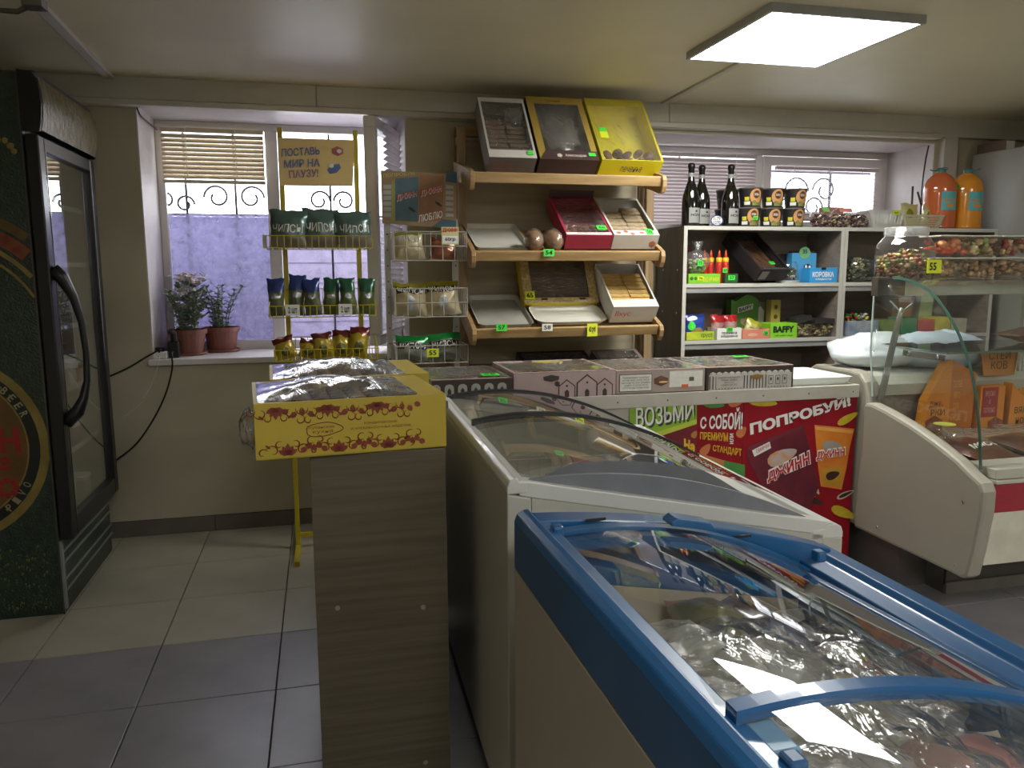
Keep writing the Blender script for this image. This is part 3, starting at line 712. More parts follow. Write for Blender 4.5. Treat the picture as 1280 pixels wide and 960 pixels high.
# ================================================================== GREY PERFORATED RACK
GRY = mat('rack_white_metal', (176, 172, 160), .4, var=.04)
gr = thing('wire_snack_rack', 'white perforated metal rack with wire baskets beside the bread rack', 'rack', (.5, 3.83, 0))
for x in (.325, .655):
    g = G(); g.box(x-.014, x+.014, 3.845, 3.865, .0, 1.60)
    for k in range(20): g.blob((x, 3.844, .10+k*.075), (.004, .0015, .004), 6, 1)
    build('post', g, [GRY, INK], gr, wc=True)
    g = G(); g.box(x-.014, x+.014, 3.60, 4.0, 0, .02); build('foot', g, GRY, gr, wc=True)
for k, (a, b) in enumerate(((1.398, 1.528), (1.138, 1.270), (.922, 1.004))):
    wire_basket(gr, .338, .672, 3.64, 3.84, a, b, 6, 2 if k < 2 else 1, GRY, r=.0028)
q = quad_px((478, 279), (570, 286), (476, 213), (571, 218), 3.835)
g = G(); g.add([*q[:2], q[3], q[2]], [(0, 1, 2, 3)]); hc = build('header_card', g, mat('card_tan', (160, 132, 96), .5, var=.06), gr, wc=True, solid=.003)
def pxpoly(g, pts, Y, mi=0): g.poly([pY(x, y, Y) for x, y in pts], mi)
g = G(); Y = 3.8315
pxpoly(g, [(494, 223), (523, 221), (522, 277), (494, 276)], Y, 0); pxpoly(g, [(525, 218), (555, 220), (553, 276), (523, 277)], Y, 1)
for k in range(6): pxpoly(g, [(479, 231+k*7), (489, 231+k*7), (489, 236+k*7), (479, 236+k*7)], Y, 2); pxpoly(g, [(557, 231+k*7), (567, 232+k*7), (567, 236+k*7), (557, 236+k*7)], Y, 2)
pxpoly(g, [(558, 214), (571, 215), (571, 229), (557, 227)], Y, 3); pxpoly(g, [(553, 274), (570, 276), (570, 285), (540, 283)], Y, 3)
pxpoly(g, [(489, 228), (494, 224), (494, 276), (489, 276)], Y, 4)
for (cx, cy) in ((515, 262), (548, 255)): g.blob(pY(cx, cy, Y-.001), (.022, .001, .007), 8, 5, Matrix.Rotation(.6, 3, 'Y'))
build('print', g, [mat('card_blue_pack', (86, 112, 128), .5, var=.1), mat('card_brown_pack', (158, 112, 76), .5, var=.1), mat('card_pale', (176, 178, 176), .5), mat('card_teal', (70, 104, 120), .5), mat('card_olive', (160, 160, 90), .5), mat('seed_dark', (60, 56, 46), .6)], gr, wc=True)
word(gr, 'ПОПРОБУЙ', mat('card_cream_ink', (206, 190, 128), .5), quad_px((479, 222), (518, 219), (479, 216), (518, 213), Y-.002), bold=.02)
for qq in (((496, 252), (521, 246), (496, 243), (521, 238)), ((526, 246), (552, 240), (526, 238), (552, 231))):
    word(gr, 'ДЖИНН', WHITE, quad_px(*[(a+.3, b+.6) for a, b in qq], Y-.002), bold=.05); word(gr, 'ДЖИНН', REDINK, quad_px(*qq, Y-.004), bold=.01)
word(gr, 'ЛЮБЛЮ', WHITE, quad_px((523, 278), (553, 272), (523, 269), (553, 263), Y-.003), bold=.015)
CB = foil('chips_beige', (190, 172, 128), (206, 196, 170))
bag('chips_bag', 'left chips bag with grey top in the upper wire basket under the card', 'chips bag', 'chips bags in the wire rack', .15, .13, .06, [CB, foil('chips_olive_top', (150, 150, 60))], (.42, 3.74, 1.402), (R(-8), R(-4), 0), band=.86, text='ЧИПСЫ', tz=(.62, .84), tm=mat('soft_white', (200, 204, 200), .5), seed=41)
bag('snack_bag', 'dark red snack bag lying in the upper wire basket by the white sign', 'snack bag', None, .14, .10, .05, [foil('snack_darkred', (110, 44, 34), (150, 110, 70)), foil('snack_maroon', (112, 34, 26))], (.575, 3.73, 1.402), (R(-14), R(6), 0), band=.8, seed=42)
t = thing('price_sign', 'small white sign with a red word hanging on the upper wire basket', 'sign', (.595, 3.634, 1.475))
g = G(); g.box(-.04, .04, -.0015, .0015, -.005, .075); build('card', g, [mat('sign_cream', (214, 208, 150), .5)], t)
g = G(); g.box(-.036, .036, -.0025, -.0015, .0, .035); build('label', g, WHITE, t)
word(t, 'ДЖИНН', REDINK, rect_xz(-.034, .034, .050, .070, -.003), wc=False, bold=.04); word(t, '60гр', INK, rect_xz(-.024, .024, .008, .028, -.004), wc=False, bold=.02)
for k, x in enumerate((.415, .575)):
    bag('chips_bag', '%s beige chips bag with black lettering band in the middle wire basket' % ('left' if k == 0 else 'right'), 'chips bag', 'chips bags in the wire rack', .17, .16-.01*(1-k), .08,
        [CB, foil('chips_yellow_top', (170, 160, 44))], (x, 3.735, 1.143), (R(-6), R(3-6*k), 0), band=.83, text='ЧИПСЫ', tz=(.68, .84), tm=WHITE, seed=50+k, patch=[(.06, .94, .67, .86, INK, 'r'), (.35, .62, .12, .6, foil('chips_silver', (190, 196, 200)), 'oval')])
    bag('chips_bag', '%s chips bag with bright green top in the lowest wire basket' % ('left' if k == 0 else 'right'), 'chips bag', 'chips bags in the wire rack', .17, .115+.01*k, .07,
        [foil('chips_grey_clear', (150, 156, 146)), foil('chips_green', (28, 146, 66))], (x, 3.735, .927), (R(-10), R(4-5*k), 0), band=.74, text='ЧИПСЫ', tz=(.48, .7), tm=WHITE, seed=60+k, patch=[(.05, .95, .46, .73, INK, 'r')])
price_tag(gr, *pY(541, 441, 3.634), .055, .04, NEONY, '55')
# ================================================================== BREAD RACK
WOOD = mat('pine_wood', (176, 146, 98), .5, c2=(150, 118, 74), scale=7, stretch=(.6, 6, 6), bump=.05)
WOODZ = mat('pine_wood_upright', (160, 134, 96), .5, c2=(132, 106, 72), scale=7, stretch=(6, 6, .6), bump=.05)
BACKP = mat('beige_laminate', (172, 160, 132), .5, c2=(158, 146, 120), scale=5, stretch=(.5, 4, 8))
br = thing('bread_rack', 'pine bread rack with three sloping shelves between the two windows', 'rack', (1.2, 3.95, 0))
for x, nm in ((.715, 0), (1.735, 1)):
    for yy in (4.10, 3.98) if nm == 0 else (4.10, 4.0):
        g = G(); g.box(x-.022, x+.022, yy-.018, yy+.018, 0, 2.06); build('post', g, WOODZ, br, wc=True, bevel=.004)
    for zz in (2.0, .25):
        g = G(); g.box(x-.015, x+.015, 3.998, 4.082, zz-.02, zz+.02); build('rung', g, WOODZ, br, wc=True)
g = G(); g.box(.74, 1.71, 4.122, 4.132, .0, 2.02); g.box(.74, 1.71, 4.118, 4.122, 1.50, 1.504); g.box(.74, 1.71, 4.118, 4.122, 1.14, 1.144)
build('back_panel', g, BACKP, br, wc=True)
g = G(); g.box(.693, 1.757, 4.06, 4.12, 2.03, 2.07); build('top_rail', g, WOOD, br, wc=True, bevel=.003)
SH = ((1.795, 12), (1.440, 20), (1.080, 20))
SLOPE = {}
for k, (zf, an) in enumerate(SH):
    sh = bpy.data.objects.new('shelf', None); COL.objects.link(sh); sh.parent = br; sh.location = (1.162-1.2, 3.60-3.95, zf-.045); sh.rotation_euler = (R(an), 0, 0)
    g = G(); g.box(-.458, .458, 0, .020, -.002, .046); build('front_lip', g, WOOD, sh, bevel=.004)
    for q in range(4):
        g = G(); g.box(-.455, .455, .03+.105*q, .125+.105*q, .0, .014); build('slat', g, WOOD, sh, bevel=.002)
    for sx in (-1, 1):
        g = G(); pts = [(-.022, .0), (-.012, -.028), (.02, -.038), (.10, -.032), (.44, -.03), (.44, .055), (.05, .055), (-.005, .05), (-.02, .03)]
        g.prism(pts, sx*.458 if sx > 0 else -.458-.022, sx*.458+.022 if sx > 0 else -.458, 'x'); build('side_bracket', g, WOOD, sh, bevel=.003)
def tray(name, label, x, y, z, w_, d, rot, m, corner=.03, h=.022, group=None, cat='tray'):
    t = thing(name, label, cat, (x, y, z), rot, group)
    def rr(w1, d1, c, z_):
        pts = []
        for cx, cy, a0 in ((w1/2-c, d-(d-d1)/2-c, 0), (-w1/2+c, d-(d-d1)/2-c, 90), (-w1/2+c, (d-d1)/2+c, 180), (w1/2-c, (d-d1)/2+c, 270)):
            for q in range(6): a = R(a0+18*q); pts.append((cx+c*math.cos(a), cy+c*math.sin(a), z_))
        return pts
    g = G(); rings = [rr(w_*.90, d-w_*.10, corner, 0), rr(w_-.01, d-.01, corner, h), rr(w_, d, corner+.003, h+.003), rr(w_-.012, d-.012, corner, h-.001), rr(w_*.88, d-w_*.12, corner*.9, .003)]
    v = sum(rings, []); n = 24; f = []
    for j in range(4):
        for i in range(n): f.append((j*n+i, j*n+(i+1) % n, (j+1)*n+(i+1) % n, (j+1)*n+i))
    f.append(tuple(range(n-1, -1, -1))); f.append(tuple(4*n+i for i in range(n)))
    g.add(v, f); build('tray_body', g, m, t, smooth=False); return t
TRW = mat('tray_white', (214, 212, 200), .3, var=.03)
an2, an3 = R(20), R(20)
tray('serving_tray', 'white rectangular tray empty on the left of the middle bread shelf', .852, 3.632, 1.433, .27, .385, (an2, 0, 0), TRW, .02)
tray('serving_tray', 'grey-white empty tray at the left end of the lowest bread shelf', .862, 3.632, 1.073, .275, .385, (an3, 0, 0), mat('tray_grey', (176, 174, 162), .35), .03)
tray('serving_tray', 'white oval-cornered tray empty in the middle of the lowest bread shelf', 1.195, 3.635, 1.080, .375, .22, (R(20), 0, 0), TRW, .055)
# crumbs / bread in film
LOAF = mat('cookie_brown', (150, 112, 66), .7, c2=(120, 84, 44), scale=30, bump=.5)
for k, x in enumerate((1.0, 1.085)):
    t = thing('wrapped_bread', '%s film-wrapped bread loaf on the middle bread shelf beside the white tray' % ('left' if k == 0 else 'right'), 'bread', (x, 3.655, 1.445), (an2, 0, R(-12+24*k)), 'wrapped loaves on the bread rack')
    g = G(); g.lathe([(.001, -.0), (.026, .004), (.042, .02), (.045, .045), (.042, .07), (.028, .088), (.001, .094)], 18, cap=False, sy=1.3); build('loaf', g, LOAF, t, smooth=True)
    def wf(u, v, s=k): a = 2*math.pi*u; r_ = .049*math.sin(math.pi*(.03+.94*v))**.6+.004*noise.noise(Vector((4*math.cos(a), 4*math.sin(a), v*7+s))); return (r_*math.cos(a), 1.3*r_*math.sin(a), v*.105)
    g = G(); g.grid(wf, 28, 14); build('wrap', g, FILM2, t, smooth=True)
# wafer sticks helper
def sticks(t_loc, rot, label, group, rows, x0, pitchx, y0, pitchy, sz, m, cols=2, jitter=.004, z=0.01, seed=1, skip=()):
    rnd = random.Random(seed); M = Matrix.Translation(t_loc) @ Matrix.Rotation(rot[2], 4, 'Z') @ Matrix.Rotation(rot[0], 4, 'X'); first = None
    for r_ in range(rows):
        for c in range(cols):
            if (r_, c) in skip: continue
            p = M @ Vector((x0+c*pitchx+rnd.uniform(-jitter, jitter), y0+r_*pitchy, z+rnd.uniform(0, .004)))
            if first is None:
                g = G(); g.box(-sz[0]/2, sz[0]/2, -sz[1]/2, sz[1]/2, 0, sz[2]); first = build('biscuit_stick', g, m, bevel=.0015); tag(first, label, 'biscuit', group); o = first
            else: o = first.copy(); COL.objects.link(o)
            o.location = p; o.rotation_euler = (rot[0], 0, rot[2]+rnd.uniform(-.05, .05))
def cookies(t_loc, rot, label, group, pts, r, m, h=.02, seed=3):
    rnd = random.Random(seed); M = Matrix.Translation(t_loc) @ Matrix.Rotation(rot[2], 4, 'Z') @ Matrix.Rotation(rot[0], 4, 'X'); first = None
    for (x, y, z) in pts:
        if first is None:
            g = G(); g.lathe([(r*.6, 0), (r*.95, h*.2), (r, h*.5), (r*.85, h*.85), (r*.3, h)], 14); first = build('cookie', g, m, smooth=True); tag(first, label, 'cookie', group); o = first
        else: o = first.copy(); COL.objects.link(o)
        o.location = M @ Vector((x, y, z)); o.rotation_euler = (rot[0]+rnd.uniform(-.15, .15), rnd.uniform(-.15, .15), rnd.uniform(0, 6))
CARDW = mat('white_carton', (206, 202, 194), .55, var=.04)
CARDY = mat('yellow_carton', (206, 184, 40), .5, var=.05, c2=(188, 160, 44), scale=6)
CARDT = mat('tan_carton', (170, 142, 64), .55, var=.06)
CARDP = mat('plum_carton', (72, 52, 54), .5, var=.1)
CARDR = mat('crimson_carton', (166, 44, 70), .5, var=.06)
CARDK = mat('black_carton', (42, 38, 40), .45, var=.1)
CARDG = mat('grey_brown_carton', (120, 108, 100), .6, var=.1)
BISC = mat('wafer', (196, 164, 96), .7, c2=(176, 140, 78), scale=40, bump=.3)
BISCB = mat('wafer_brown', (128, 106, 84), .7, c2=(104, 84, 64), scale=40, bump=.3)
BISCP = mat('wafer_pale', (182, 164, 130), .7, c2=(150, 128, 104), scale=40, bump=.3)
CHOC = mat('choc_cookie', (84, 54, 40), .6, c2=(110, 74, 50), scale=30, bump=.5)
def box_on(label, x, y, z, w_, d, h, tilt, wm, rim, rimm=None, film=FILM, rz=0, nofilm=False, seed=0, name='pastry_box', sag=.004, group=None):
    t = thing(name, label, 'box', (x, y, z), (R(tilt), 0, R(rz)), group); carton(t, w_, d, h, wm, rim, film, rimm, nofilm=nofilm, seed=seed, sag=sag); return t
# top shelf: three big leaning boxes
TOPZ = 1.800; TL = 50
ty = 3.715
b1 = box_on('white pastry box of brown wafer sticks leaning at the left of the top bread shelf', .897, ty, TOPZ, .228, .415, .105, TL, [CARDG][0], (.010, .010, .05, .03), CARDW, nofilm=False, film=FILM, sag=.02)
word(b1, 'сласти', mat('dull_pink_ink', (160, 100, 96), .6), rect_xz(-.09, .0, .035, .07, -.001), wc=False, bold=0)
for k, x in enumerate((-.03, .04)): pass
sticks((.897, ty, TOPZ), (R(TL), 0, 0), 'brown wafer stick in the white box at the left of the top shelf', 'wafer sticks in the top left box', 8, -.05, .098, .05, .031, (.092, .024, .022), BISCB, z=.055, seed=2, skip=((7, 1),))
g = G()
rnd = random.Random(8)
def crumple(label, loc, r, seed, m=FILM2, name='plastic_bag', cat='bag', sc_=(1, 1, .6), rot=(0, 0, 0)):
    g = G()
    def fn(u, v):
        a = 2*math.pi*u; b = math.pi*v; p = Vector((math.sin(b)*math.cos(a), math.sin(b)*math.sin(a), math.cos(b)))
        rr = r*(1+.35*noise.noise(p*2.3+Vector((seed, 0, 0)))+.18*noise.noise(p*6+Vector((0, seed, 0))))
        return (p.x*rr*sc_[0], p.y*rr*sc_[1], p.z*rr*sc_[2])
    g.grid(fn, 28, 16); o = build(name, g, m, smooth=True, loc=loc, rot=rot); tag(o, label, cat); return o
def on_tilt(x, y, z, tilt, p):
    return Matrix.Translation((x, y, z)) @ Matrix.Rotation(R(tilt), 4, 'X') @ Vector(p)
crumple('crumpled clear plastic bag in the white box at the left of the top shelf', on_tilt(.897, ty, TOPZ, TL, (.055, .315, .085)), .05, 2.0, sc_=(1, 1, .5), rot=(R(TL), 0, 0))
b2 = box_on('tan and plum pastry box leaning in the middle of the top bread shelf', 1.172, ty, TOPZ, .292, .44, .105, TL, CARDP, (.036, .03, .055, .05), CARDT, film=FILM2, sag=.02, seed=4)
g = G(); g.poly([(-.146, -.0006, .002), (.146, -.0006, .002), (.146, -.0006, .105), (-.146, -.0006, .105)])
g.prism([(-.146, 0), (.146, 0), (.146, .056), (-.110, .056)], .1078, .1084, 'z')
build('print', g, CARDP, b2)
word(b2, 'Александрия', mat('cream_ink', (214, 200, 190), .5), ((-.02, .012, .1092), (.085, .012, .1092), (-.02, .033, .1092), (.085, .033, .1092)), wc=False, bold=.02)
g = G(); g.lathe([(.008, 0), (.014, .0005), (.010, .0006)], 5, (-.047, .022, .1086)); build('emblem', g, mat('cream_ink2', (214, 200, 190), .5), b2)
word(b2, 'Александрия', INK, ((-.05, .405, .1078), (.03, .405, .1078), (-.05, .418, .1078), (.03, .418, .1078)), wc=False)
crumple('crumpled clear plastic bag filling the tan and plum pastry box', on_tilt(1.172, ty, TOPZ, TL, (0, .22, .075)), .13, 5.0, sc_=(.72, 1.05, .25), rot=(R(TL), 0, 0))
b3 = box_on('bright yellow pastry box with a film window leaning at the right of the top shelf', 1.487, ty-.01, TOPZ, .315, .445, .105, TL, mat('bright_yellow_carton', (226, 212, 30), .5, var=.03), (.014, .012, .006, .055), mat('olive_carton', (178, 166, 52), .5), film=FILM2, seed=9, sag=.015)
price_tag(b3, -.115, .165, .118, .04, .045, NEONY, '57', rot=(R(-90+0), 0, 0), wc=False, inkon=False)
price_tag(b3, -.115, .20, .119, .035, .025, NEON, '', rot=(R(-90), 0, 0), wc=False, inkon=False)
price_tag(b2, .115, .03, .112, .035, .022, NEON, '', rot=(R(-90), 0, R(0)), wc=False, inkon=False)
price_tag(b1, .085, .028, .112, .028, .024, NEON, '', rot=(R(-90), 0, 0), wc=False, inkon=False)
word(b3, 'печенье', GREYINK, rect_xz(-.05, .06, .035, .07, -.001), wc=False, bold=0)
cookies((1.487, ty-.01, TOPZ), (R(TL), 0, 0), 'brown round cookie at the bottom of the bright yellow box', 'cookies in the bright yellow box', [(-.10+.055*i, .04+.05*j, .05+.01*(i % 2)) for i in range(5) for j in range(2)], .027, CHOC)
# middle shelf boxes
MZ = 1.452
r1 = box_on('crimson pastry box with a film window tilted on the middle bread shelf', 1.272, 3.665, MZ, .236, .37, .075, 34, CARDR, (.012, .012, .03, .015), CARDR, seed=3, sag=.01)
g = G(); g.box(-.116, .112, .006, .026, .0778, .0782); build('label', g, WHITE, r1); word(r1, 'вкусное печенье', GREYINK, ((-.06, .011, .079), (.085, .011, .079), (-.06, .021, .079), (.085, .021, .079)), wc=False, bold=0)
price_tag(r1, .075, .065, .082, .05, .036, NEON, '56', rot=(R(-90), 0, 0), wc=False)
g = G(); g.box(-.118, .118, .366, .37, .075, .115); build('raised_flap', g, CARDP, r1)
cookies((1.272, 3.665, MZ), (R(34), 0, 0), 'small brown cookie in the crimson box on the middle shelf', 'cookies in the crimson box', [(-.09+.036*i, .055+.036*j, .038) for i in range(6) for j in range(3)], .017, mat('ginger_cookie', (140, 90, 60), .7, bump=.4), h=.016)
w1 = box_on('white pastry box with pink flowers holding pale sticks on the middle bread shelf', 1.510, 3.66, MZ, .236, .36, .078, 34, CARDW, (.010, .010, .045, .02), CARDW, nofilm=True)
sticks((1.510, 3.66, MZ), (R(34), 0, 0), 'pale pink-edged wafer stick in the white flowered box on the middle shelf', 'wafer sticks in the middle shelf box', 7, -.055, .105, .07, .036, (.098, .028, .025), BISCP, z=.03, seed=5, skip=((6, 0), (0, 0)))
g = G()
for (x, y_) in ((-.09, .02), (-.05, .03), (.03, .02), (-.02, .012)): g.blob((x, y_, .081), (.014, .012, .0008), 8)
for x in (.09,): g.blob((x, -.0008, .03), (.02, .0008, .018), 8)
o = build('flower_print', g, mat('salmon_print', (196, 120, 96), .6, var=.2, scale=90), w1); o['kind'] = 'stuff'
price_tag(w1, .072, .028, .083, .036, .05, NEON, '56', rot=(R(-90), 0, 0), wc=False)
# lowest shelf
LZ = 1.092
y1 = box_on('yellow floral pastry box standing steeply behind the oval tray on the lowest bread shelf', 1.188, 3.862, 1.155, .39, .30, .07, 62, CARDY, (.045, .045, .03, .01), mat('floral_tan_carton', (190, 172, 108), .6, c2=(150, 122, 84), scale=70), seed=7)
price_tag(y1, -.165, .04, .078, .05, .045, NEONY, '65', rot=(R(-90), 0, 0), wc=False)
g = G(); g.box(-.19, .19, .004, .295, .003, .006); build('brown_liner', g, mat('brown_liner', (96, 74, 54), .7, var=.15), y1)
g = G()
for (x) in (-.09, .11): g.box(x-.016, x+.016, .016, .026, .0725, .074)
build('black_tab', g, INK, y1)['kind'] = 'stuff'
word(y1, 'карамель', GREYINK, ((-.03, .005, .0735), (.05, .005, .0735), (-.03, .014, .0735), (.05, .014, .0735)), wc=False, bold=0)
cookies((1.188, 3.862, 1.155), (R(62), 0, 0), 'last pale bun left at the bottom of the yellow floral box', None, [(.01, .045, .012)], .026, BISCP)
w2 = box_on('white pastry box full of yellow wafer sticks at the right of the lowest bread shelf', 1.508, 3.665, LZ, .238, .34, .10, 38, CARDW, (.008, .008, .055, .008), CARDW, nofilm=True)
word(w2, 'Вкус', REDINK, rect_xz(-.10, -.02, .035, .075, -.001), wc=False, bold=-.005)
sticks((1.508, 3.665, LZ), (R(38), 0, 0), 'yellow wafer stick in the white box at the right of the lowest bread shelf', 'wafer sticks in the lowest shelf box', 8, -.054, .106, .075, .031, (.103, .026, .024), BISC, z=.062, seed=6, skip=((7, 0), (7, 1)))
# things on the bottom board of the rack
g = G(); g.box(.74, 1.71, 3.70, 4.11, .70, .72); build('low_shelf', g, WOOD, br, wc=True)
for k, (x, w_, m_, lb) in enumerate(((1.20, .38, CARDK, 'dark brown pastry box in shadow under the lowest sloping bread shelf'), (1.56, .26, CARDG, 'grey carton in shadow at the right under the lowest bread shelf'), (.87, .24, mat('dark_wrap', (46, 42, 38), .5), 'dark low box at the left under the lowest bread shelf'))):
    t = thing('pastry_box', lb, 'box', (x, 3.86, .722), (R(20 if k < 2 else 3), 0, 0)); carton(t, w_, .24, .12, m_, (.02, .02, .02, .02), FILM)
for (px, py, m_, tx) in ((685, 316, NEON, '54'), (626, 409, NEON, '57'), (683, 409, TAGW, '58'), (739, 410, NEONY, '60 руб')):
    Y = 3.592; p = pY(px, py, Y); w_, h = (.052, .034)
    if px == 739: h = .062
    price_tag(br, p.x, 3.576, p.z+(.0 if px != 739 else -.008), w_, h, m_, tx)
# ================================================================== WHITE SHELVING BY THE RIGHT WINDOW
SHW = mat('shelf_white_edge', (196, 194, 184), .4, var=.02)
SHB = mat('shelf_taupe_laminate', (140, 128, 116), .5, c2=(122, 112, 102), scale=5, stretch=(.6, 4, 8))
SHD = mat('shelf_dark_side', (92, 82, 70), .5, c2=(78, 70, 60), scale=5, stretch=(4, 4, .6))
SY0, SY1 = 3.85, 4.18
for i, (xa, xb) in enumerate(((1.872, 2.838), (2.842, 3.86))):
    t = thing('shelving_unit', ('left' if i == 0 else 'right')+' taupe shelving unit with white edges under the right window', 'shelf unit', ((xa+xb)/2, 4.0, 0), group=None)
    th = .018
    for x0, nm in ((xa, 0), (xb-th, 1)):
        g = G(); g.box(x0, x0+th, SY0+.004, SY1, 0, 1.578); 
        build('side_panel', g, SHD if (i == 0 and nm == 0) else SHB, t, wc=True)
        g = G(); g.box(x0-.001, x0+th+.001, SY0, SY0+.004, 0, 1.579); build('white_edge', g, SHW, t, wc=True)
    g = G(); g.box(xa+th, xb-th, SY1-.008, SY1, 0, 1.56); build('back_panel', g, SHB, t, wc=True)
    for z in ((1.560, 1.258, .955, .62, .3, .05)):
        g = G(); g.box(xa+th, xb-th, SY0+.003, SY1-.008, z, z+.018); b_ = build('shelf_board', g, SHB, t, wc=True)
        g = G(); g.box(xa+th-.001, xb-th+.001, SY0-.001, SY0+.004, z-.001, z+.019); build('white_edge', g, SHW, t, wc=True)
        if z < 1.5: g = G(); g.box(xa+th, xb-th, SY0+.006, SY0+.012, z-.03, z); build('front_rail', g, mat('rail_grey', (150, 150, 148), .4), t, wc=True)
    if i == 0:
        for z in (1.35, 1.12):
            for yy in (3.92, 4.1): g = G(); g.blob((xa-.0005, yy, z), (.0015, .006, .006), 8); build('screw_cap', g, SHW, t, wc=True)
T1, T2, T3 = 1.579, 1.277, .974
# bottles
BOT = mat('bottle_dark_glass', (14, 14, 14), .08, var=.1, spec=.8, coat=.6)
CAPS = mat('bottle_foil_black', (30, 28, 30), .3, .4)
BLAB = mat('bottle_label_grey', (150, 150, 146), .4, var=.03)
def bottle(x, y, label):
    t = thing('wine_bottle', label, 'bottle', (x, y, T1), (0, 0, R(-14)), 'sparkling wine bottles on the shelving')
    g = G(); g.lathe([(.040, 0), (.046, .004), (.047, .02), (.047, .13), (.044, .16), (.030, .205), (.019, .235), (.0155, .26), (.0150, .285)], 28); build('glass_body', g, BOT, t, smooth=True)
    g = G(); g.lathe([(.0158, .25), (.0160, .28)], 20, cap=False); build('neck_band', g, BLAB, t, smooth=True)
    g = G(); g.lathe([(.0162, .279), (.0166, .285), (.0168, .30), (.0195, .31), (.0185, .325), (.010, .331), (.001, .332)], 20); build('foil_cap', g, CAPS, t, smooth=True)
    g = G(); g.grid(lambda u, v: (.0476*math.sin(R(-20+110*u)), -.0476*math.cos(R(-20+110*u)), .018+.078*v), 14, 2); build('label', g, BLAB, t, smooth=True)
    g = G(); put_text(g, 'HONO', lambda u, v: (.0482*math.sin(R(-8+84*u)), -.0482*math.cos(R(-8+84*u)), .052+.014*v), 0, .03)
    g.grid(lambda u, v: (.0482*math.sin(R(22+14*u)), -.0482*math.cos(R(22+14*u)), .074+.010*v), 2, 1); build('lettering', g, INK, t)
bottle(1.940, 3.925, 'leftmost dark sparkling wine bottle on top of the shelving')
bottle(2.035, 3.99, 'dark sparkling wine bottle behind a round tag, second from the left')
bottle(2.178, 3.935, 'dark sparkling wine bottle beside the stacked noodle cups')
t = thing('price_card', 'small blue and white bubble price card between the wine bottles', 'price tag', (2.075, 3.885, T1))
g = G(); g.lathe([(.033, 0), (.033, .002)], 20); g2 = G(); g2.T = Matrix.Translation((0, 0, .030)) @ Matrix.Rotation(R(90), 4, 'X'); g2.lathe([(.036, 0), (.036, .002)], 20, sy=.8); build('card', g2, mat('card_blue', (60, 70, 130), .5), t)
g2 = G(); g2.T = Matrix.Translation((0, -.0021, .031)) @ Matrix.Rotation(R(90), 4, 'X'); g2.lathe([(.031, 0), (.031, .001)], 20, sy=.75); build('label', g2, WHITE, t)
word(t, '1179\n1270', INK, rect_xz(-.02, .02, .012, .05, -.004), wc=False)
# noodle cups
CUPD = mat('cup_dark', (40, 38, 38), .35); CUPO = mat('cup_orange', (206, 150, 96), .4, var=.05, scale=40); CUPY = mat('cup_yellow', (214, 206, 50), .4); FOOD = mat('cup_food', (150, 140, 84), .5, c2=(90, 110, 50), scale=120)
def cup(x, y, z, lb, rz):
    t = thing('noodle_cup', lb, 'noodle cup', (x, y, z), (0, 0, R(rz)), 'instant noodle cups stacked on the shelving')
    g = G(); g.lathe([(.050, 0), (.052, .003), (.063, .098)], 28); build('cup', g, CUPD, t, smooth=False)
    g = G(); g.lathe([(.065, .097), (.066, .101), (.063, .104), (.001, .104)], 28); build('lid', g, mat('cup_lid', (120, 112, 104), .35, .3), t)
    def cf(a, h, off=.0008): r_ = .052+.011*(h-.003)/.095+off; return (r_*math.sin(a), -r_*math.cos(a), h)
    g = G(); g.grid(lambda u, v: cf(R(12+58*math.cos(0))*0+R(22)+R(34)*math.cos(6.283*u)*v, .056+.040*math.sin(6.283*u)*v), 20, 3); g2 = G()
    build('round_print', g, CUPO, t, smooth=True)
    g = G(); g.grid(lambda u, v: cf(R(22)+R(17)*math.cos(6.283*u)*v, .066+.021*math.sin(6.283*u)*v, .0016), 16, 2); build('emblem', g, mat('cup_brown', (90, 56, 40), .5), t, smooth=True)
    g = G(); put_text(g, 'ЛАПША', lambda u, v: cf(R(9+26*u), .060+.012*v, .0024), 0, .02); build('lettering', g, WHITE, t)
    g = G(); g.grid(lambda u, v: cf(R(-40+24*u), .034+.020*v), 4, 1, 0); build('yellow_print', g, CUPY, t, smooth=True)
    g = G(); g.grid(lambda u, v: cf(R(-44+34*u), .012+.018*v), 4, 1); build('white_print', g, TAGW, t, smooth=True)
    g = G(); g.grid(lambda u, v: cf(R(2+60*u), .008+.022*v+.006*math.sin(u*9)*v, .0012), 12, 2); build('food_print', g, FOOD, t, smooth=True)
    return t
cx = (2.288, 2.428, 2.562)
for r_ in (0, 1):
    for k in range(3):
        c = cup(cx[k]+(.008 if r_ else 0), 3.93+.008*(k % 2), T1+r_*.1045, '%s instant noodle cup of the %s row stacked beside the wine bottles' % (('left', 'middle', 'right')[k], ('lower', 'upper')[r_]), (-24, -28, -20)[k]+3*r_)
        if (r_, k) == (0, 0): price_tag(c, .030, -.0585, .045, .026, .02, NEON, '65', wc=False, rot=(0, 0, R(22)))
cup(2.225, 4.05, T1+.1045, 'grey-sided noodle cup behind the third wine bottle', 120); cup(2.225, 4.06, T1, 'noodle cup in the back row hidden behind the third wine bottle', 120)
